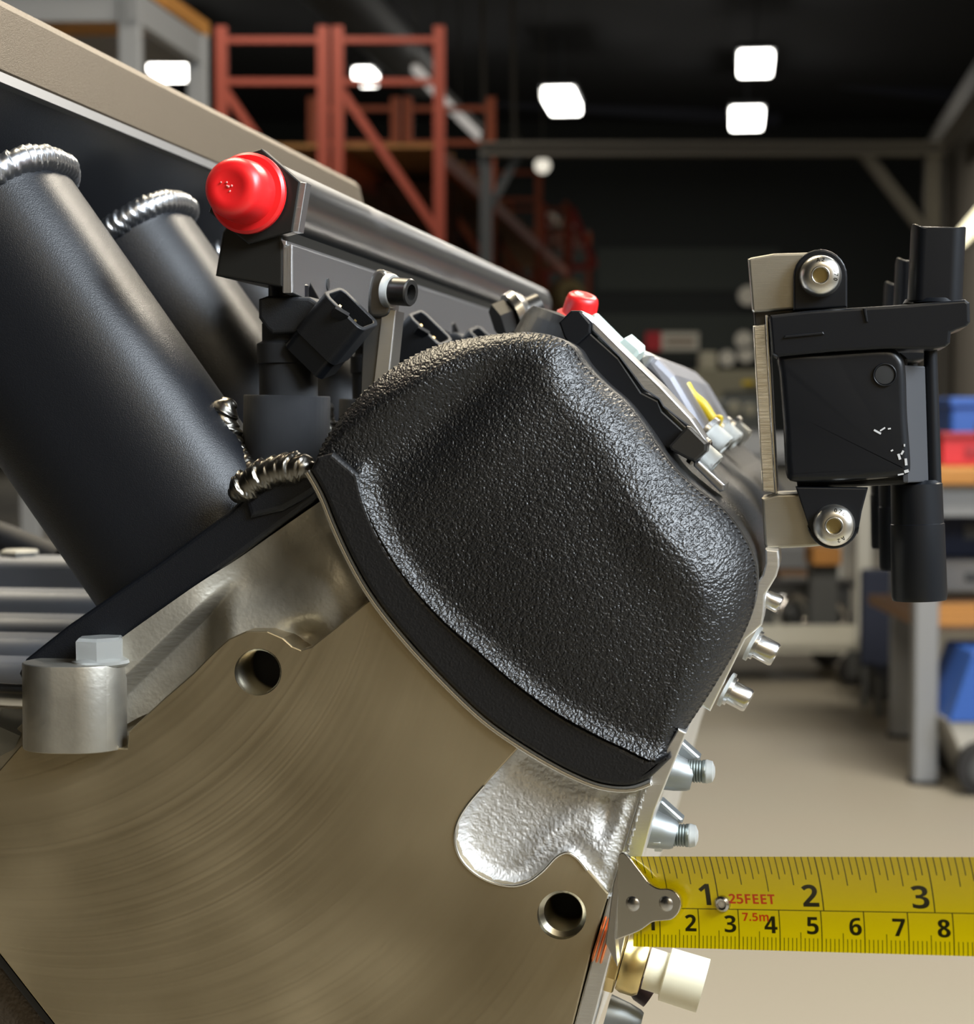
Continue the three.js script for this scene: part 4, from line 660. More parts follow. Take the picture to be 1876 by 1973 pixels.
// ---- fuel injectors
{
  const t = thing('fuel_injector', 'black fuel injector with its open connector, nearest on the rail', 'injector', undefined), dz = -38;
  const bx = 556, o = pz(bx, 770, dz), px = (v) => pxmm(v, dz), up = V(0, 1, 0);
  part(t, 'nozzle_body', lathe([[px(58), -0.004], [px(58), px(70)], [px(62), px(72)], [px(62), px(110)], [px(52), px(116)], [px(52), px(150)], [0, px(150)]], o, up, 40), M.plasticMatt);
  part(t, 'collar', extr([[497, 576], [514, 570], [596, 572], [614, 584], [614, 640], [524, 644], [512, 634], [497, 612]], dz + 9, dz - 9, { bevel: 1 }), M.plasticMatt);
  part(t, 'top_cup', lathe([[px(40), 0], [px(40), px(34)], [px(34), px(40)], [0, px(40)]], pz(556, 584, dz), up, 36), M.plastic);
  // connector: open rounded box pointing up and right
  const ax = dirPx([617, 690], [706, 594], dz).multiplyScalar(1), side = V(-ax.y, ax.x, 0), hw = px(52), hd = 0.0058, r = 0.0022;
  const axis = ax.clone().add(V(0, 0, 0.28)).normalize(), z = axis.clone().cross(side).normalize();
  const rr = (w, h, q) => { const s = new THREE.Shape(); s.moveTo(-w + q, -h); s.lineTo(w - q, -h); s.absarc(w - q, -h + q, q, -Math.PI / 2, 0); s.lineTo(w, h - q); s.absarc(w - q, h - q, q, 0, Math.PI / 2); s.lineTo(-w + q, h); s.absarc(-w + q, h - q, q, Math.PI / 2, Math.PI); s.lineTo(-w, -h + q); s.absarc(-w + q, -h + q, q, Math.PI, 1.5 * Math.PI); return s; };
  const base = pz(622, 662, dz + 6), mat = new THREE.Matrix4().makeBasis(side, z, axis);
  const shell = rr(hw, hd, r); shell.holes.push(rr(hw * 0.9, hd * 0.8, r * 0.8));
  const L = 0.0125, g1 = new THREE.ExtrudeGeometry(shell, { depth: L, bevelEnabled: true, bevelSize: 0.0002, bevelThickness: 0.0002, bevelSegments: 1, curveSegments: 8 });
  g1.applyMatrix4(mat); g1.translate(base.x, base.y, base.z); const con = part(t, 'connector', g1, M.plasticMatt);
  const g2 = new THREE.ExtrudeGeometry(rr(hw * 0.98, hd * 0.98, r), { depth: 0.009, bevelEnabled: false }); g2.applyMatrix4(mat); const b2 = base.clone().addScaledVector(axis, -0.0055); g2.translate(b2.x, b2.y, b2.z); part(t, 'connector_base', g2, M.plastic);
  for (const s of [-1, 1]) part(con, 'pin', bar(base.clone().addScaledVector(axis, 0.004).addScaledVector(side, s * hw * 0.4), base.clone().addScaledVector(axis, 0.011).addScaledVector(side, s * hw * 0.4), 0.0007, 0.0011), M.brass);
  part(con, 'latch', bar(base.clone().addScaledVector(axis, L - 0.002).addScaledVector(z, hd), base.clone().addScaledVector(axis, L + 0.0006).addScaledVector(z, hd + 0.0006), 0.004, 0.0014), M.plastic);
  place(t);
  copy(t, 'black fuel injector second from the near end, half hidden by the valve cover', 0, 0, -PITCHZ);
  copy(t, 'black fuel injector third from the near end, only its collar in view', 0, 0, -2 * PITCHZ);
}
// ---- black coil mount bar on the valve cover, with its bolts and what lies behind it
{
  const t = thing('coil_mount', 'black machined coil mount bar lying along the valve cover', 'bracket'), D = -30;
  part(t, 'end_block', extr([[1076, 621], [1100, 598], [1117, 598], [1138, 623], [1137, 642], [1102, 673], [1086, 650]], D, D - 26, { bevel: 0.5, seg: 2 }), M.plastic);
  part(t, 'bar', extr([[1104, 668], [1136, 640], [1192, 690], [1236, 756], [1268, 772], [1276, 792], [1330, 842], [1296, 872], [1252, 846], [1180, 765]], D - 1.5, D - 24, { bevel: 0.5, seg: 2 }), M.plastic);
  part(t, 'top_edge', extr([[1118, 598], [1124, 600], [1190, 664], [1275, 745], [1332, 806], [1362, 852], [1325, 822], [1276, 784], [1268, 770], [1238, 750], [1192, 688], [1139, 636], [1138, 622]], D - 1, D - 20, { bevel: 0.5, seg: 2 }), M.anodPlate);
  part(t, 'end_block', extr([[1287, 859], [1323, 820], [1330, 822], [1362, 854], [1361, 870], [1338, 890], [1326, 886], [1292, 868]], D + 3, D - 22, { bevel: 0.7, seg: 2 }), M.oxide);
  part(t, 'foot_plate', extr([[1336, 890], [1346, 888], [1396, 934], [1394, 946], [1386, 948], [1336, 898]], D, D - 22, { bevel: 0.6 }), M.anod);
  place(t);
  const ax = dirPx([0, 0], [64, 56], D).add(V(0, 0, 0.12)).normalize();
  const bolt = (label, x, y, dz, k = 1) => { const g = thing('cap_bolt', label, 'bolt'), o = pz(x, y, dz); part(g, 'head', lathe([[0, 0], [0.0031, 0], [0.0031, 0.0044], [0.0028, 0.005], [0.0017, 0.005], [0.0016, 0.003], [0, 0.003]].map(([a, b]) => [a * k, b * k]), o, ax, 32), M.zinc); part(g, 'washer', lathe([[0.002, -0.0012], [0.0042, -0.0012], [0.0042, 0], [0.002, 0]].map(([a, b]) => [a * k, b * k]), o, ax, 32), M.steel); return place(g); };
  bolt('silver cap bolt against the lower end block of the coil mount', 1350, 872, D - 10, 1);
  bolt('pale cap bolt behind the coil mount, nearest of three in a row', 1366, 836, D - 95, 1.25);
  bolt('pale cap bolt behind the coil mount, middle of three in a row', 1392, 830, D - 165, 1.2);
  bolt('pale cap bolt behind the coil mount, farthest of three in a row', 1413, 826, D - 235, 1.2);
  const rc = thing('rear_cover', 'grey cast cover sloping away behind the coil mount', 'engine part');
  part(rc, 'cover_body', extr([[1222, 700], [1238, 676], [1268, 690], [1300, 722], [1340, 790], [1372, 846], [1330, 850]], D - 110, D - 300, { bevel: 4 }), std({ color: rgb(0.16, 0.16, 0.175), roughness: 0.5, metalness: 0.5 })); 
  part(rc, 'boss', extr([[1216, 690], [1232, 672], [1254, 684], [1240, 706]], D - 100, D - 140, { bevel: 2 }), M.zinc); place(rc);
  const pb = thing('pale_fitting', 'small pale green white fitting above the coil mount edge', 'fitting'), q = pz(1196, 668, D - 60);
  part(pb, 'hexagon', prism(q, ax, 0.0046, 0.006, 6, 0.2, 0.001), std({ color: rgb(0.55, 0.66, 0.62), roughness: 0.4 })); part(pb, 'stem', bar(q.clone().addScaledVector(ax, 0.001), pz(1140, 612, D - 52), 0.0035, 0.0035, 0.001), std({ color: rgb(0.5, 0.62, 0.6), roughness: 0.4 })); place(pb);
  const ys = thing('yellow_strap', 'bright yellow strap behind the coil mount', 'strap');
  part(ys, 'strap', tube([[1318, 742], [1330, 762], [1352, 782], [1370, 808], [1384, 818]].map(([x, y]) => pz(x, y, D - 150)), 0.0022, 40, 10), M.yellow); part(ys, 'buckle', bar(pz(1376, 812, D - 150), pz(1390, 816, D - 150), 0.005, 0.005, 0.001), M.yellow); place(ys);
  const yw = thing('yellow_wire', 'thin yellow wire end on top of the valve cover', 'wire');
  part(yw, 'wire', tube([[1004, 646], [1014, 634], [1030, 624], [1046, 620]].map(([x, y]) => pz(x, y, -80)), 0.0009, 24, 8), M.yellow); part(yw, 'ferrule', lathe([[0.0012, 0], [0.0012, 0.003], [0, 0.0031]], pz(1042, 622, -80), dirPx([0, 0], [30, -8]), 12), M.zinc); place(yw);
  const ff = thing('rail_fitting', 'shiny steel hose fitting below the far end of the fuel rail', 'fitting'), fo = pz(958, 622, -150), fd = V(0.8, 0.35, -0.4).normalize();
  part(ff, 'hexagon', prism(fo, fd, 0.0062, 0.005, 6, 0.1, 0.0008), M.oxide); part(ff, 'collar', lathe([[0.003, 0.005], [0.0075, 0.005], [0.008, 0.0075], [0.006, 0.01], [0.003, 0.011]], fo, fd, 30), M.steel); part(ff, 'stem', lathe([[0.0042, 0.01], [0.0042, 0.015], [0, 0.015]], fo, fd, 26), M.oxide); place(ff);
}
// ---- ignition coils and the bracket that carries them
const letters = (txt, n = 512) => { const c = document.createElement('canvas'); c.width = c.height = n; const x = c.getContext('2d'); x.fillStyle = '#ffffff'; x.fillRect(0, 0, n, n); x.fillStyle = '#3a362e'; x.font = 'bold ' + n * 0.13 + 'px sans-serif'; x.textAlign = 'center'; x.textBaseline = 'middle'; for (const [s, a, st] of txt) [...s].forEach((ch, i) => { x.save(); x.translate(n / 2, n / 2); x.rotate(a + i * st); x.fillText(ch, 0, -n * 0.365); x.restore(); }); const t = new THREE.CanvasTexture(c); t.colorSpace = THREE.SRGBColorSpace; return t; };
{
  const t = thing('ignition_coil', 'black ignition coil in front, hung upright on the silver bracket', 'ignition coil'), D = -32;
  part(t, 'cap', extr([[1481, 613], [1484, 607], [1560, 598], [1724, 588], [1752, 586], [1860, 577], [1868, 583], [1869, 621], [1862, 629], [1842, 636], [1832, 641], [1830, 661], [1822, 668], [1799, 673], [1708, 672], [1600, 678], [1497, 688], [1487, 683]], D, D - 26, { bevel: 0.8 }), M.plastic);
  part(t, 'cap_rib', extr([[1508, 652], [1512, 646], [1585, 639], [1588, 644]], D + 0.5, D - 2, { bevel: 0.3 }), M.plastic);
  part(t, 'cap_rib', extr([[1662, 594], [1668, 593], [1672, 620], [1668, 620]], D + 0.5, D - 2, { bevel: 0.2 }), M.plastic);
  part(t, 'body', extr(smooth([[1498, 686], [1600, 676], [1700, 669], [1722, 672], [1738, 688], [1743, 700], [1748, 800], [1754, 900], [1752, 911], [1742, 916], [1640, 927], [1560, 930], [1520, 926], [1515, 918], [1508, 820], [1500, 720]], 120), D - 1.5, D - 26, { bevel: 2, seg: 5, crease: 0.5 }), M.plastic);
  part(t, 'body_back', extr([[1735, 680], [1748, 690], [1752, 800], [1756, 926], [1750, 934], [1640, 938], [1536, 940], [1530, 900], [1600, 700]], D - 9, D - 27, { bevel: 1.2 }), M.plasticMatt);
  part(t, 'recess', lathe([[0, 0.0002], [pxmm(19), 0.0001], [pxmm(24), -0.0005], [pxmm(24), -0.002]], pz(1704, 722, D - 1.4), V(0, 0, 1), 30), M.dark); { const p = pz(1704, 722, D - 1.2), g = new THREE.TorusGeometry(pxmm(22), 0.00022, 8, 36); g.translate(p.x, p.y, p.z); part(t, 'recess_rim', g, M.plastic); }
  { const sc = []; for (const [x, y, w, h, r] of [[1690, 832, 16, 4, -0.5], [1700, 827, 12, 3, 0.6], [1713, 826, 6, 3, 0.1], [1732, 880, 5, 12, 0.3], [1738, 872, 4, 9, -0.5], [1745, 890, 5, 14, 0.1], [1746, 908, 9, 6, 0.3], [1735, 914, 12, 3, 0.2], [1718, 868, 5, 3, 0.5], [1742, 858, 3, 5, 0]]) { const g = new THREE.BoxGeometry(pxmm(w), pxmm(h), 0.0002); g.rotateZ(r); const p = pz(x, y, D - 1.45); g.translate(p.x, p.y, p.z); sc.push(g); } part(t, 'scuff_marks', sc, M.scuff); }
  // tower for the lead, and the connector on top
  const R = pxmm(52, D - 15), a = pz(1765, 925, D - 15), b = pz(1771, 1156, D - 15), L = a.distanceTo(b), dn = b.clone().sub(a), rodTop = pz(1792, 668, D - 15), rodEnd = pz(1799, 945, D - 15);
  part(t, 'lead_tower', lathe([[R * 0.7, 0], [R * 0.92, 0.001], [R * 0.94, L * 0.36], [R * 0.97, L * 0.365], [R, L - 0.001], [R * 0.96, L], [R * 0.8, L], [R * 0.78, L * 0.6], [0, L * 0.6]], a, dn, 48), M.plastic);
  part(t, 'lead_rib', lathe([[0, 0], [pxmm(13, D), 0.0003], [pxmm(15, D), rodTop.distanceTo(rodEnd)], [0, rodTop.distanceTo(rodEnd)]], rodTop, rodEnd.clone().sub(rodTop), 28), M.plastic);
  { const q = (x, dz) => { const p = pz(x, 800, D); return new THREE.Vector2(p.x, -(ZF + dz * MM)); }, s = new THREE.Shape([q(1738, D - 3), q(1747, D - 3), q(1790, D - 12), q(1790, D - 27), q(1738, D - 27)]), y0 = pz(1760, 928, D).y, y1 = pz(1760, 706, D).y, g = new THREE.ExtrudeGeometry(s, { depth: y1 - y0, bevelEnabled: true, bevelSize: 0.0004, bevelOffset: -0.0004, bevelThickness: 0.0004, bevelSegments: 2 }); g.rotateX(-Math.PI / 2); { const k = g.attributes.position; for (let i = 0; i < k.count; i++) k.setX(i, k.getX(i) - 0.04 * (k.getY(i) - 0.014)); } g.translate(0, y0, 0); part(t, 'side_face', g, M.plasticLit); }
  { const s = new THREE.Shape(), w = 0.0064, h = 0.0066, r = 0.0035, rr = (s, w, h, r) => { s.moveTo(-w + r, -h); s.lineTo(w - r, -h); s.absarc(w - r, -h + r, r, -Math.PI / 2, 0); s.lineTo(w, h - r); s.absarc(w - r, h - r, r, 0, Math.PI / 2); s.lineTo(-w + r, h); s.absarc(-w + r, h - r, r, Math.PI / 2, Math.PI); s.lineTo(-w, -h + r); s.absarc(-w + r, -h + r, r, Math.PI, 1.5 * Math.PI); return s; };
    rr(s, w, h, r); const hl = new THREE.Path(); rr(hl, w - 0.001, h - 0.001, r - 0.0008); s.holes.push(hl);
    const p0 = pz(1800, 582, D - 13), p1 = pz(1795, 437, D - 13), g = new THREE.ExtrudeGeometry(s, { depth: p0.distanceTo(p1), bevelEnabled: true, bevelSize: 0.0002, bevelThickness: 0.0002, bevelSegments: 1, curveSegments: 12 });
    g.rotateX(-Math.PI / 2); g.rotateZ(-0.035); g.translate(p0.x, p0.y, p0.z);
    { const q = g.attributes.position, top = p1.y - 0.0006; for (let i = 0; i < q.count; i++) if (q.getY(i) > top) q.setY(i, q.getY(i) - 0.0011 * (0.5 + 0.5 * Math.sin(q.getX(i) * 900 + 1.6 + q.getZ(i) * 420))); }
    const m = part(t, 'connector', crease(g, 0.6), M.plastic); 
    part(m, 'clip', extr([[1843, 485], [1856, 494], [1858, 500], [1843, 497]], D - 9, D - 16, { bevel: 0.2 }), M.plastic);
    part(m, 'pin', [-1, 0, 1].map((k) => bar(p0.clone().add(V(k * 0.003, 0.004, 0)), p0.clone().add(V(k * 0.003, 0.013, 0)), 0.0008)), M.brass);
    part(m, 'skirt', lathe([[0.0078, 0], [0.0072, 0.001], [0.006, 0.0012]], p0.clone().add(V(0, -0.0003, 0)), V(0, 1, 0), 32), M.plastic);
  }
  part(t, 'lug', extr([[1528, 598], [1528, 535], ...Array.from({ length: 15 }, (_, i) => { const q = Math.PI + (i / 14) * Math.PI; return [1580 + 52 * Math.cos(q), 533 + 53 * Math.sin(q)]; }), [1632, 535], [1632, 592]], D - 3, D - 9, { bevel: 0.5 }), M.plastic, 'upper bolt lug');
  part(t, 'lug', extr([[1532, 938], [1672, 940], [1660, 985], [1652, 1030], ...Array.from({ length: 13 }, (_, i) => { const q = 0.25 + (i / 12) * (Math.PI - 0.35); return [1605 + 50 * Math.cos(q), 1008 + 50 * Math.sin(q)]; }), [1560, 1020]], D - 3, D - 9, { bevel: 0.5 }), M.plastic, 'lower bolt lug');
  const button = (x, y, txt, k) => {
    const r = pxmm(40, D - 3), o = pz(x, y, D - 3), prof = []; for (let i = 0; i <= 12; i++) { const q = (i / 12) * 0.92; prof.push([r * Math.cos(q * 0.5) * (1 - 0.28 * (i / 12)) , r * 0.42 * Math.sin(q * 1.7)]); }
    const hx = r * 0.4, full = [[0, -0.001], [r, -0.001], [r, 0], ...Array.from({ length: 10 }, (_, i) => { const u = (i + 1) / 10, rad = r + (hx - r) * u; return [rad, 0.0009 + 0.0028 * Math.sqrt(Math.max(0, 1 - ((rad - hx) / (r - hx)) ** 2))]; }), [hx, 0.0026], [hx * 0.86, 0.0014], [0, 0.0005]];
    const g = lathe(full, o, V(0, 0, 1), 56), p = g.attributes.position, uv = g.attributes.uv; for (let i = 0; i < p.count; i++) uv.setXY(i, 0.5 + (p.getX(i) - o.x) / (2 * r), 0.5 + (p.getY(i) - o.y) / (2 * r));
    const tx = letters(txt); const m = part(t, 'button_bolt', g, std({ color: rgb(0.7, 0.68, 0.63), metalness: 1, roughness: 0.3, map: tx }), 'steel button-head bolt');
    part(m, 'hex_socket', prism(o.clone().add(V(0, 0, 0.0009)), V(0, 0, 1), hx * 0.98, 0.0006, 6, k), std({ color: rgb(0.45, 0.38, 0.2), metalness: 1, roughness: 0.3 }));
    part(m, 'socket_ring', new THREE.TorusGeometry(hx, 0.00025, 8, 40).translate(o.x, o.y, o.z + 0.0036), M.steel);
  };
  button(1580, 532, [['A2', -0.15, 0.32], ['070', 1.25, 0.3]], 0.2); button(1606, 1012, [['A2', 2.5, 0.32], ['070', 0.1, 0.3]], 0.5);
  place(t);
  copy(t, 'black ignition coil second from the front, mostly hidden by the first', 0, 0, -PITCHZ);
  copy(t, 'black ignition coil third from the front, only its connector in view', 0, 0, -2 * PITCHZ);

  const k = thing('coil_bracket', 'silver brushed metal bracket holding the front ignition coil', 'bracket'), E = -41;
  part(k, 'top_block', extr([[1440, 499], [1446, 496], [1490, 488], [1560, 486], [1600, 500], [1600, 592], [1452, 602], [1448, 598]], E + 3, E - 20, { bevel: 0.7 }), M.aluV);
  part(k, 'step', extr([[1451, 600], [1530, 592], [1530, 604], [1478, 610], [1474, 628], [1453, 630]], E + 1, E - 20, { bevel: 0.5 }), M.oxide);
  part(k, 'upright', extr([[1450, 628], [1475, 624], [1484, 780], [1494, 952], [1468, 945], [1458, 780]], E + 1.5, E - 20, { bevel: 0.4 }), M.milled, 'brushed upright strip');
  part(k, 'upright_edge', extr([[1474, 607], [1479, 607], [1488, 780], [1497, 952], [1493, 952], [1483, 780]], E + 2.2, E - 18, { bevel: 0.2 }), M.rim, 'bright polished edge');
  part(k, 'bottom_block', extr([[1467, 960], [1498, 952], [1600, 950], [1600, 1050], [1560, 1054], [1476, 1058], [1472, 1050]], E + 3, E - 20, { bevel: 0.7 }), M.aluV);
  // bent foot with its three bolts
  part(k, 'foot', extr([[1474, 1058], [1499, 1060], [1501, 1076], [1501, 1092], [1496, 1110], [1484, 1130], [1474, 1146], [1472, 1180], [1468, 1204], [1436, 1232], [1368, 1371], [1344, 1356], [1372, 1312], [1420, 1238], [1436, 1204], [1442, 1180], [1446, 1142], [1452, 1132], [1468, 1108], [1474, 1086]], E + 10, E - 16, { bevel: 0.5 }), M.alu);
  place(k);
  const ax = dirPx([0, 0], [100, 50], E).add(V(0, 0, 0.1)).normalize();
  const sc = (label, x, y, dz, s, washer = true) => {
    const g = thing('socket_bolt', label, 'bolt'), o = pz(x, y, dz);
    part(g, 'head', lathe([[0, 0.0016], [0.0031, 0.0016], [0.0031, 0.0062], [0.0028, 0.0068], [0.0017, 0.0068], [0.0016, 0.004], [0, 0.004]].map(([a, b]) => [a * s, b * s]), o, ax, 36), M.steel);
    if (washer) { part(g, 'washer', lathe([[0.001, 0], [0.0047, 0], [0.0047, 0.0009], [0.001, 0.0009]].map(([a, b]) => [a * s, b * s]), o, ax, 36), M.zinc); part(g, 'lock_washer', lathe([[0.001, 0.0009], [0.0038, 0.0009], [0.0038, 0.0018], [0.001, 0.0018]].map(([a, b]) => [a * s, b * s]), o, ax, 36), M.steel); }
    else part(g, 'shank', lathe([[0.001, -0.001], [0.002, -0.001], [0.002, 0.0016], [0.001, 0.0016]], o, ax, 24), M.steel);
    return place(g);
  };
  sc('steel socket bolt with washers, middle of the three on the bracket foot', 1447, 1238, E, 1.02);
  sc('steel socket bolt with washers, lowest of the three on the bracket foot', 1397, 1327, E, 1.0);
  sc('small steel socket bolt, highest on the bracket foot', 1468, 1148, E - 2, 0.74, false);
}
// ---- tape measure held against the head
{
  const t = thing('tape_measure', 'yellow steel tape measure with black numbers hooked on the head', 'tape measure');
  const c = document.createElement('canvas'); c.width = 2048; c.height = 384; const x = c.getContext('2d'), LEN = 0.1295, PPI = 2048 / (LEN / 0.0254), U = (inch) => inch * PPI, UC = (cm) => (cm / 2.54) * PPI;
  x.fillStyle = '#e6cf00'; x.fillRect(0, 0, 2048, 384);
  const mid = 226; x.fillStyle = '#2e2b08';
  const line = (a, b, d, w) => x.fillRect(a - w / 2, b, w, d - b);
  for (let i = 1; i < 84; i++) { const u = U(i / 16), l = i % 16 === 0 ? mid : i % 8 === 0 ? 150 : i % 4 === 0 ? 122 : i % 2 === 0 ? 98 : 76; line(u, 0, l, i % 16 === 0 ? 4 : 3.2); }
  for (let i = 1; i < 130; i++) { const u = UC(i / 10), l = i % 10 === 0 ? mid : i % 5 === 0 ? 312 : 334; line(u, l, 384, i % 10 === 0 ? 3.4 : 2.4); }
  x.fillRect(0, mid - 1.5, 2048, 3);
  x.textAlign = 'right'; x.textBaseline = 'alphabetic'; x.fillStyle = '#26240a';
  x.font = 'bold 126px sans-serif'; for (let i = 1; i < 6; i++) x.fillText(String(i), U(i) - 10, mid - 16);
  x.font = 'bold 94px sans-serif'; for (let i = 1; i < 13; i++) x.fillText(String(i), UC(i) - 7, mid + 92);
  x.fillStyle = '#d23c10'; x.textAlign = 'left'; x.font = 'bold 56px sans-serif'; x.save(); x.translate(U(1) + 40, mid - 24); x.scale(0.98, 1); x.fillText('25FEET', 0, 0); x.restore();
  x.font = 'bold 46px sans-serif'; x.fillText('7.5m', UC(3) + 14, mid + 46);
  const tx = new THREE.CanvasTexture(c); tx.colorSpace = THREE.SRGBColorSpace; tx.wrapS = tx.wrapT = THREE.ClampToEdgeWrapping;
  const print = phy({ map: tx, roughness: 0.3, clearcoat: 0.5, clearcoatRoughness: 0.18, side: THREE.DoubleSide });
  // straight blade from the 0 to the 3 inch mark and on, coming towards the camera
  const A0 = at(1194, 1733, 0.462); let d3 = 0.43, stepD = 0.016; for (let i = 0; i < 40; i++) { d3 += (at(1799, 1742, d3).distanceTo(A0) > 0.0762 ? 1 : -1) * stepD; stepD *= 0.6; }
  const B = at(1799, 1742, d3), dir = B.clone().sub(A0).normalize(), n = V(0, 0, 1).addScaledVector(dir, -dir.z).normalize(), up = n.clone().cross(dir).normalize();
  const wide = 0.0212, N = 60, K = 16, pos = [], uv = [], idx = [];
  const blade = (s, v, off = 0) => { const q = v - 0.5, bow = 0.0018 * (4 * q * q); return A0.clone().addScaledVector(dir, s).addScaledVector(up, q * wide).addScaledVector(n, bow + off); };
  const s0 = 0.003;
  for (let i = 0; i <= N; i++) for (let k = 0; k <= K; k++) { const s = s0 + (LEN - s0) * (i / N), p = blade(s, k / K); pos.push(p.x, p.y, p.z); uv.push(s / LEN, k / K); }
  for (let i = 0; i < N; i++) for (let k = 0; k < K; k++) { const a = i * (K + 1) + k, b = a + K + 1; idx.push(a, b, a + 1, b, b + 1, a + 1); }
  const g = new THREE.BufferGeometry(); g.setAttribute('position', new THREE.Float32BufferAttribute(pos, 3)); g.setAttribute('uv', new THREE.Float32BufferAttribute(uv, 2)); g.setIndex(idx); g.computeVertexNormals();
  const m = part(t, 'blade', g, print);
  { const p2 = pos.map((v, i) => v - [n.x, n.y, n.z][i % 3] * 0.00018), bg = new THREE.BufferGeometry(); bg.setAttribute('position', new THREE.Float32BufferAttribute(p2, 3)); bg.setAttribute('uv', new THREE.Float32BufferAttribute(uv, 2)); bg.setIndex(idx); bg.computeVertexNormals(); part(t, 'blade_back', bg, std({ color: rgb(0.5, 0.42, 0.03), roughness: 0.5, side: THREE.DoubleSide })); }
  // hook with two rivets
  const P = (px, py, off = 0) => { const r = ray(px, py), o = A0.clone().addScaledVector(n, 0.0016 + off), s = o.clone().sub(camera.position).dot(n) / r.dot(n); return r.multiplyScalar(s).add(camera.position); };
  const to2 = (q) => { const d = q.clone().sub(A0); return new THREE.Vector2(d.dot(dir), d.dot(up)); };
  const hookPx = [[1197, 1643], [1204, 1640], [1214, 1648], [1240, 1680], [1256, 1700], [1272, 1709], [1296, 1711], [1310, 1722], [1316, 1738], [1311, 1756], [1298, 1769], [1280, 1772], [1262, 1774], [1238, 1790], [1206, 1803], [1186, 1808], [1180, 1800], [1186, 1760], [1193, 1700]];
  const hs = new THREE.Shape(smooth(hookPx, 90).map(([a, b]) => to2(P(a, b)))), hg = new THREE.ExtrudeGeometry(hs, { depth: 0.0007, bevelEnabled: true, bevelSize: 0.00025, bevelThickness: 0.00025, bevelOffset: -0.00025, bevelSegments: 3 });
  hg.applyMatrix4(new THREE.Matrix4().makeBasis(dir, up, n)); const ho = A0.clone().addScaledVector(n, 0.0019); hg.translate(ho.x, ho.y, ho.z);
  const hook = part(t, 'hook', hg, std({ color: rgb(0.75, 0.72, 0.64), metalness: 1, roughness: 0.2, bumpMap: T.noise, bumpScale: 0.0002 }));
  // lip bent back behind the blade
  { const a = P(1196, 1650, 0.001), b = P(1184, 1800, 0.001), lip = [a, P(1180, 1720, 0.0008), b], v = [], ix = [], back = V(0, 0, -0.007);
    const q = [P(1198, 1644, 0.0012), P(1188, 1750, 0.0012), P(1184, 1806, 0.0012), P(1190, 1856, 0.0004), P(1170, 1812, 0.0006), P(1184, 1700, 0.0006)].map((p) => new THREE.Vector3(p.x, p.y, p.z));
    const s2 = new THREE.Shape(q.map((p) => new THREE.Vector2(p.x, p.y))), lg = new THREE.ExtrudeGeometry(s2, { depth: 0.006, bevelEnabled: true, bevelSize: 0.0002, bevelThickness: 0.0002, bevelSegments: 2 }); lg.translate(0, 0, a.z - 0.0066); part(t, 'lip', lg, M.steel); 
    part(t, 'lip', extr([[1180, 1806], [1204, 1803], [1192, 1856], [1186, 1850]], -1, -5, { bevel: 0.2 }), M.rim); }
  for (const [a, b, nm] of [[1219, 1741], [1283, 1741]]) { const o = P(a, b, 0.0011); part(hook, 'rivet', lathe([[0, 0.00085], [0.0008, 0.0008], [0.0016, 0.0004], [0.0019, 0], [0.0019, -0.0005]], o, n, 28), M.steel); }
  { const s = to2(P(1387, 1744)).x, o = blade(s, 0.5 + to2(P(1387, 1744)).y / wide, 0); part(t, 'eyelet', lathe([[0.0009, 0.0009], [0.0013, 0.0011], [0.0018, 0.0007], [0.0019, 0]], o, n, 28), M.steel); part(t, 'eyelet_hole', lathe([[0, 0.0006], [0.001, 0.0006]], o, n, 20), std({ color: rgb(0.8, 0.78, 0.74), roughness: 0.5 })); }
  place(t);
}
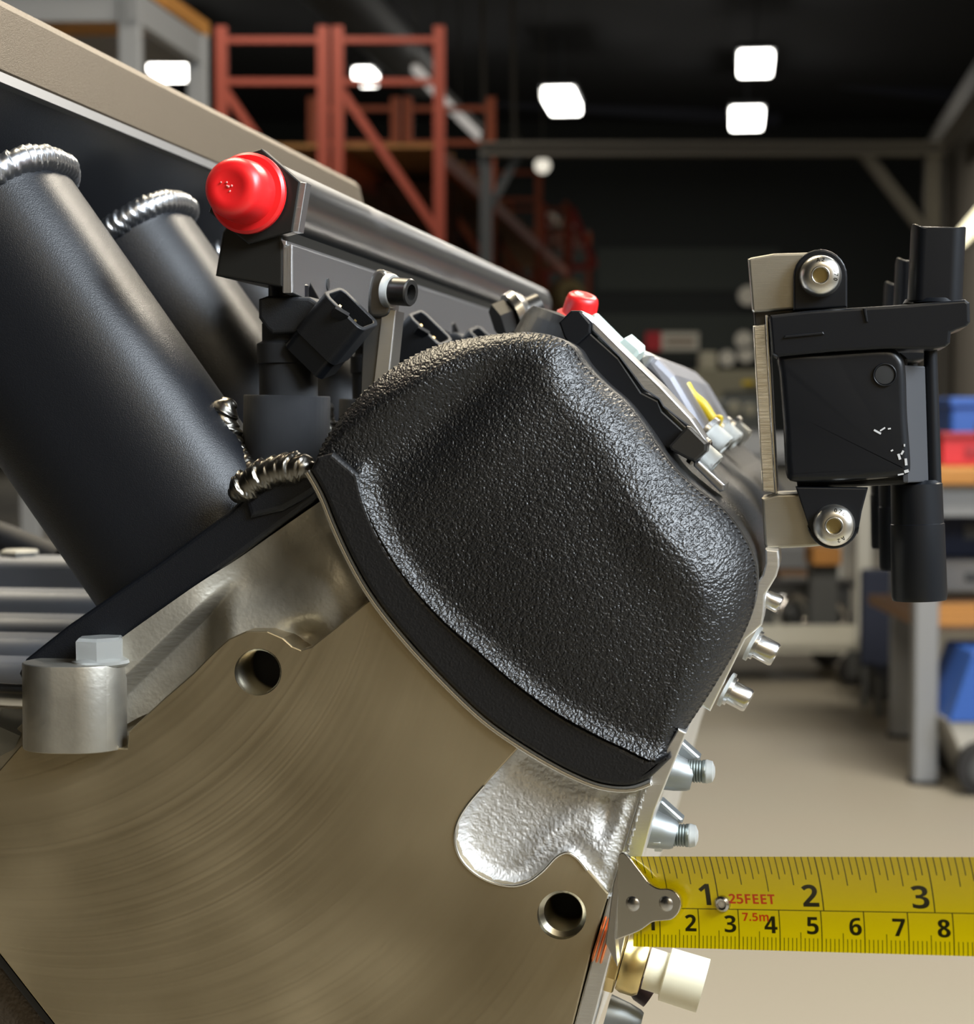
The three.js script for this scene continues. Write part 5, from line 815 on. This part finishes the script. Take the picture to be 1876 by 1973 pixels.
// ---- brass fitting, washers and white cap on the exhaust side
{
  const ax = dirPx([0, 0], [108, 27], -12).add(V(0, 0, -0.0)).normalize(), o = pz(1158, 1838, -14), along = (p) => o.clone().addScaledVector(ax, pxmm(p, -14)), r = (v) => pxmm(v, -14);
  const t = thing('brass_fitting', 'brass hexagon fitting screwed into the head under the tape hook', 'fitting');
  part(t, 'hexagon', prism(along(-12), ax, r(66), r(54), 6, 0.35, r(3)), M.brass);
  part(t, 'ring', lathe([[r(30), 0], [r(56), 0], [r(60), r(10)], [r(60), r(34)], [r(54), r(44)], [r(30), r(46)]], along(44), ax, 48), M.brass);
  place(t);
  const w = (label, p, s) => { const g = thing('copper_washer', label, 'washer'); const q = pz(...p, -6); const d = dirPx([0, 0], [108, 30], -12); part(g, 'washer', lathe([[r(30), 0], [r(s), 0], [r(s), r(5)], [r(30), r(5)]], q, d, 48), M.copper); part(g, 'edge_bead', lathe([[r(s), r(0.5)], [r(s) + 0.00025, r(2.5)], [r(s), r(4.5)]], q, d, 48), M.copper); place(g); };
  w('copper washer against the head, innermost of three', [1156, 1797], 62); w('copper washer between the head and the brass, middle of three', [1164, 1799], 62); w('copper washer against the brass hexagon, outermost of three', [1172, 1801], 62);
  const c = thing('white_cap', 'stepped off-white plastic cap on the brass fitting', 'cap');
  part(c, 'sleeve', lathe([[r(20), 0], [r(41), 0], [r(41), r(46)], [r(36), r(48)]], along(92), ax, 40), M.cream);
  part(c, 'skirt', lathe([[0, r(34)], [r(44), r(36)], [r(52), r(38)], [r(53), r(114)], [r(47), r(114)], [r(45), r(60)], [0, r(60)]], along(92), ax, 44), M.cream);
  place(c);
  const b = thing('black_plug', 'small black plug behind the brass fitting', 'plug'); const q = pz(1228, 1900, -26); part(b, 'plug', lathe([[0, 0], [0.003, 0], [0.0034, 0.001], [0.0034, 0.004], [0, 0.0042]], q, dirPx([0, 0], [30, 20]), 24), std({ color: rgb(0.03, 0.012, 0.014), roughness: 0.5 })); part(b, 'stem', lathe([[0.0018, -0.008], [0.0018, 0]], q, dirPx([0, 0], [30, 20]), 16), M.dark); place(b);
}
// ---- clamp block with its bolt at the left, the tube it holds and parts beside it
{
  const t = thing('clamp_block', 'oval machined aluminium clamp block at the left edge of the head', 'clamp'), Z = -3;
  const top = pz(145, 1278, Z), bot = pz(145, 1436, Z), h = top.y - bot.y, wx = pxmm(105, Z), s = new THREE.Shape(), rr = 0.0105;
  s.absarc(-wx + rr, 0, rr, Math.PI / 2, 1.5 * Math.PI); s.absarc(wx - rr, 0, rr, -Math.PI / 2, Math.PI / 2); s.closePath();
  const g = new THREE.ExtrudeGeometry(s, { depth: h, bevelEnabled: true, bevelSize: 0.0005, bevelOffset: -0.0005, bevelThickness: 0.0005, bevelSegments: 3, curveSegments: 28 });
  g.rotateX(-Math.PI / 2); g.rotateY(0.12); g.translate(bot.x, bot.y, bot.z); part(t, 'block', crease(g, 0.5), M.clamp);
  part(t, 'tube', lathe([[0.0, 0], [0.0032, 0], [0.0032, 0.06], [0, 0.06]], pz(60, 1344, Z), V(-1, 0.02, -0.1), 28), M.steel);
  place(t);
  const b = thing('flange_screw', 'zinc plated hexagon flange screw on top of the clamp block', 'bolt'), o = pz(194, 1284, Z).setY(top.y), up = V(-0.02, 1, 0.0).normalize();
  part(b, 'flange', lathe([[0, -0.0004], [0.0066, -0.0004], [0.0072, 0.0002], [0.007, 0.001], [0.0055, 0.0018]], o, up, 44), M.zinc);
  part(b, 'hexagon', prism(o.clone().addScaledVector(up, 0.001), up, 0.0064, 0.0058, 6, 0.22, 0.0008), M.zinc); place(b);
  const f = thing('union_nut', 'faceted steel union nut at the left edge below the tube', 'nut');
  part(f, 'hexagon', prism(pz(40, 1420, -26), V(-1, 0.5, 0.3).normalize(), 0.0085, 0.008, 6, 0.5, 0.001), M.zinc); part(f, 'sleeve', lathe([[0.0062, 0], [0.0062, 0.03], [0, 0.03]], pz(26, 1412, -26), V(-1, 0.5, 0.3), 28), M.steel); part(f, 'collar', lathe([[0.003, 0], [0.008, 0.001], [0.008, 0.003], [0.003, 0.004]], pz(4, 1400, -26), V(-1, 0.5, 0.3), 28), M.zinc); place(f);
}
// ---- valley beyond the runner at the left: ribbed cover and its bolt, far out of focus
{
  const t = thing('valley_cover', 'blue-grey ribbed valley cover in the gap left of the runner', 'engine part'), Y = pz(60, 1330, -60).y;
  const rows = [[1075, 1125, -330, 0.007], [1140, 1175, -250, 0.006], [1190, 1215, -190, 0.006], [1228, 1262, -140, 0.006], [1275, 1310, -95, 0.007]];
  const xr = pz(260, 1200, -60).x, xl = pz(-600, 1200, -200).x, x = (xl + xr) / 2, w = xr - xl;
  part(t, 'plate', box(x, Y - 0.014, ZF - 0.22, w, 0.006, 0.34, 0.002), M.valley);
  rows.forEach(([a, b, dz, th]) => { const p = pz(0, a, dz); part(t, 'rib', box(x, (p.y + Y - 0.014) / 2, ZF + dz * MM, w, p.y - Y + 0.016, 0.026, 0.006), M.valley); });
  place(t);
  const o = pz(38, 1100, -335).clone(), b = thing('valley_bolt', 'blurred grey flange bolt on the valley cover', 'bolt'); o.y = pz(0, 1108, -330).y; o.z = ZF - 0.33;
  const q = pz(38, 1104, -330); part(b, 'flange', lathe([[0, 0], [0.0115, 0], [0.0115, 0.0018], [0.006, 0.003]], q, V(0, 1, 0), 36), M.zinc); part(b, 'hexagon', prism(q.clone().add(V(0, 0.0015, 0)), V(0, 1, 0), 0.0085, 0.0085, 6, 0.2, 0.001), M.zinc); place(b);
  const c = thing('valley_hose', 'dark hose with grey ends crossing behind the runner', 'hose');
  part(c, 'hose', tube([[-120, 1010], [-20, 1030], [40, 1052], [110, 1080]].map(([a, d]) => pz(a, d, -365)), 0.007, 40, 14), M.rubber); part(c, 'ferrule', lathe([[0.0078, 0], [0.0078, 0.02], [0.007, 0.021]], pz(-30, 1020, -360), V(-1, 0.2, 0), 26), M.steel); place(c);
}
renderer.render(scene, camera);
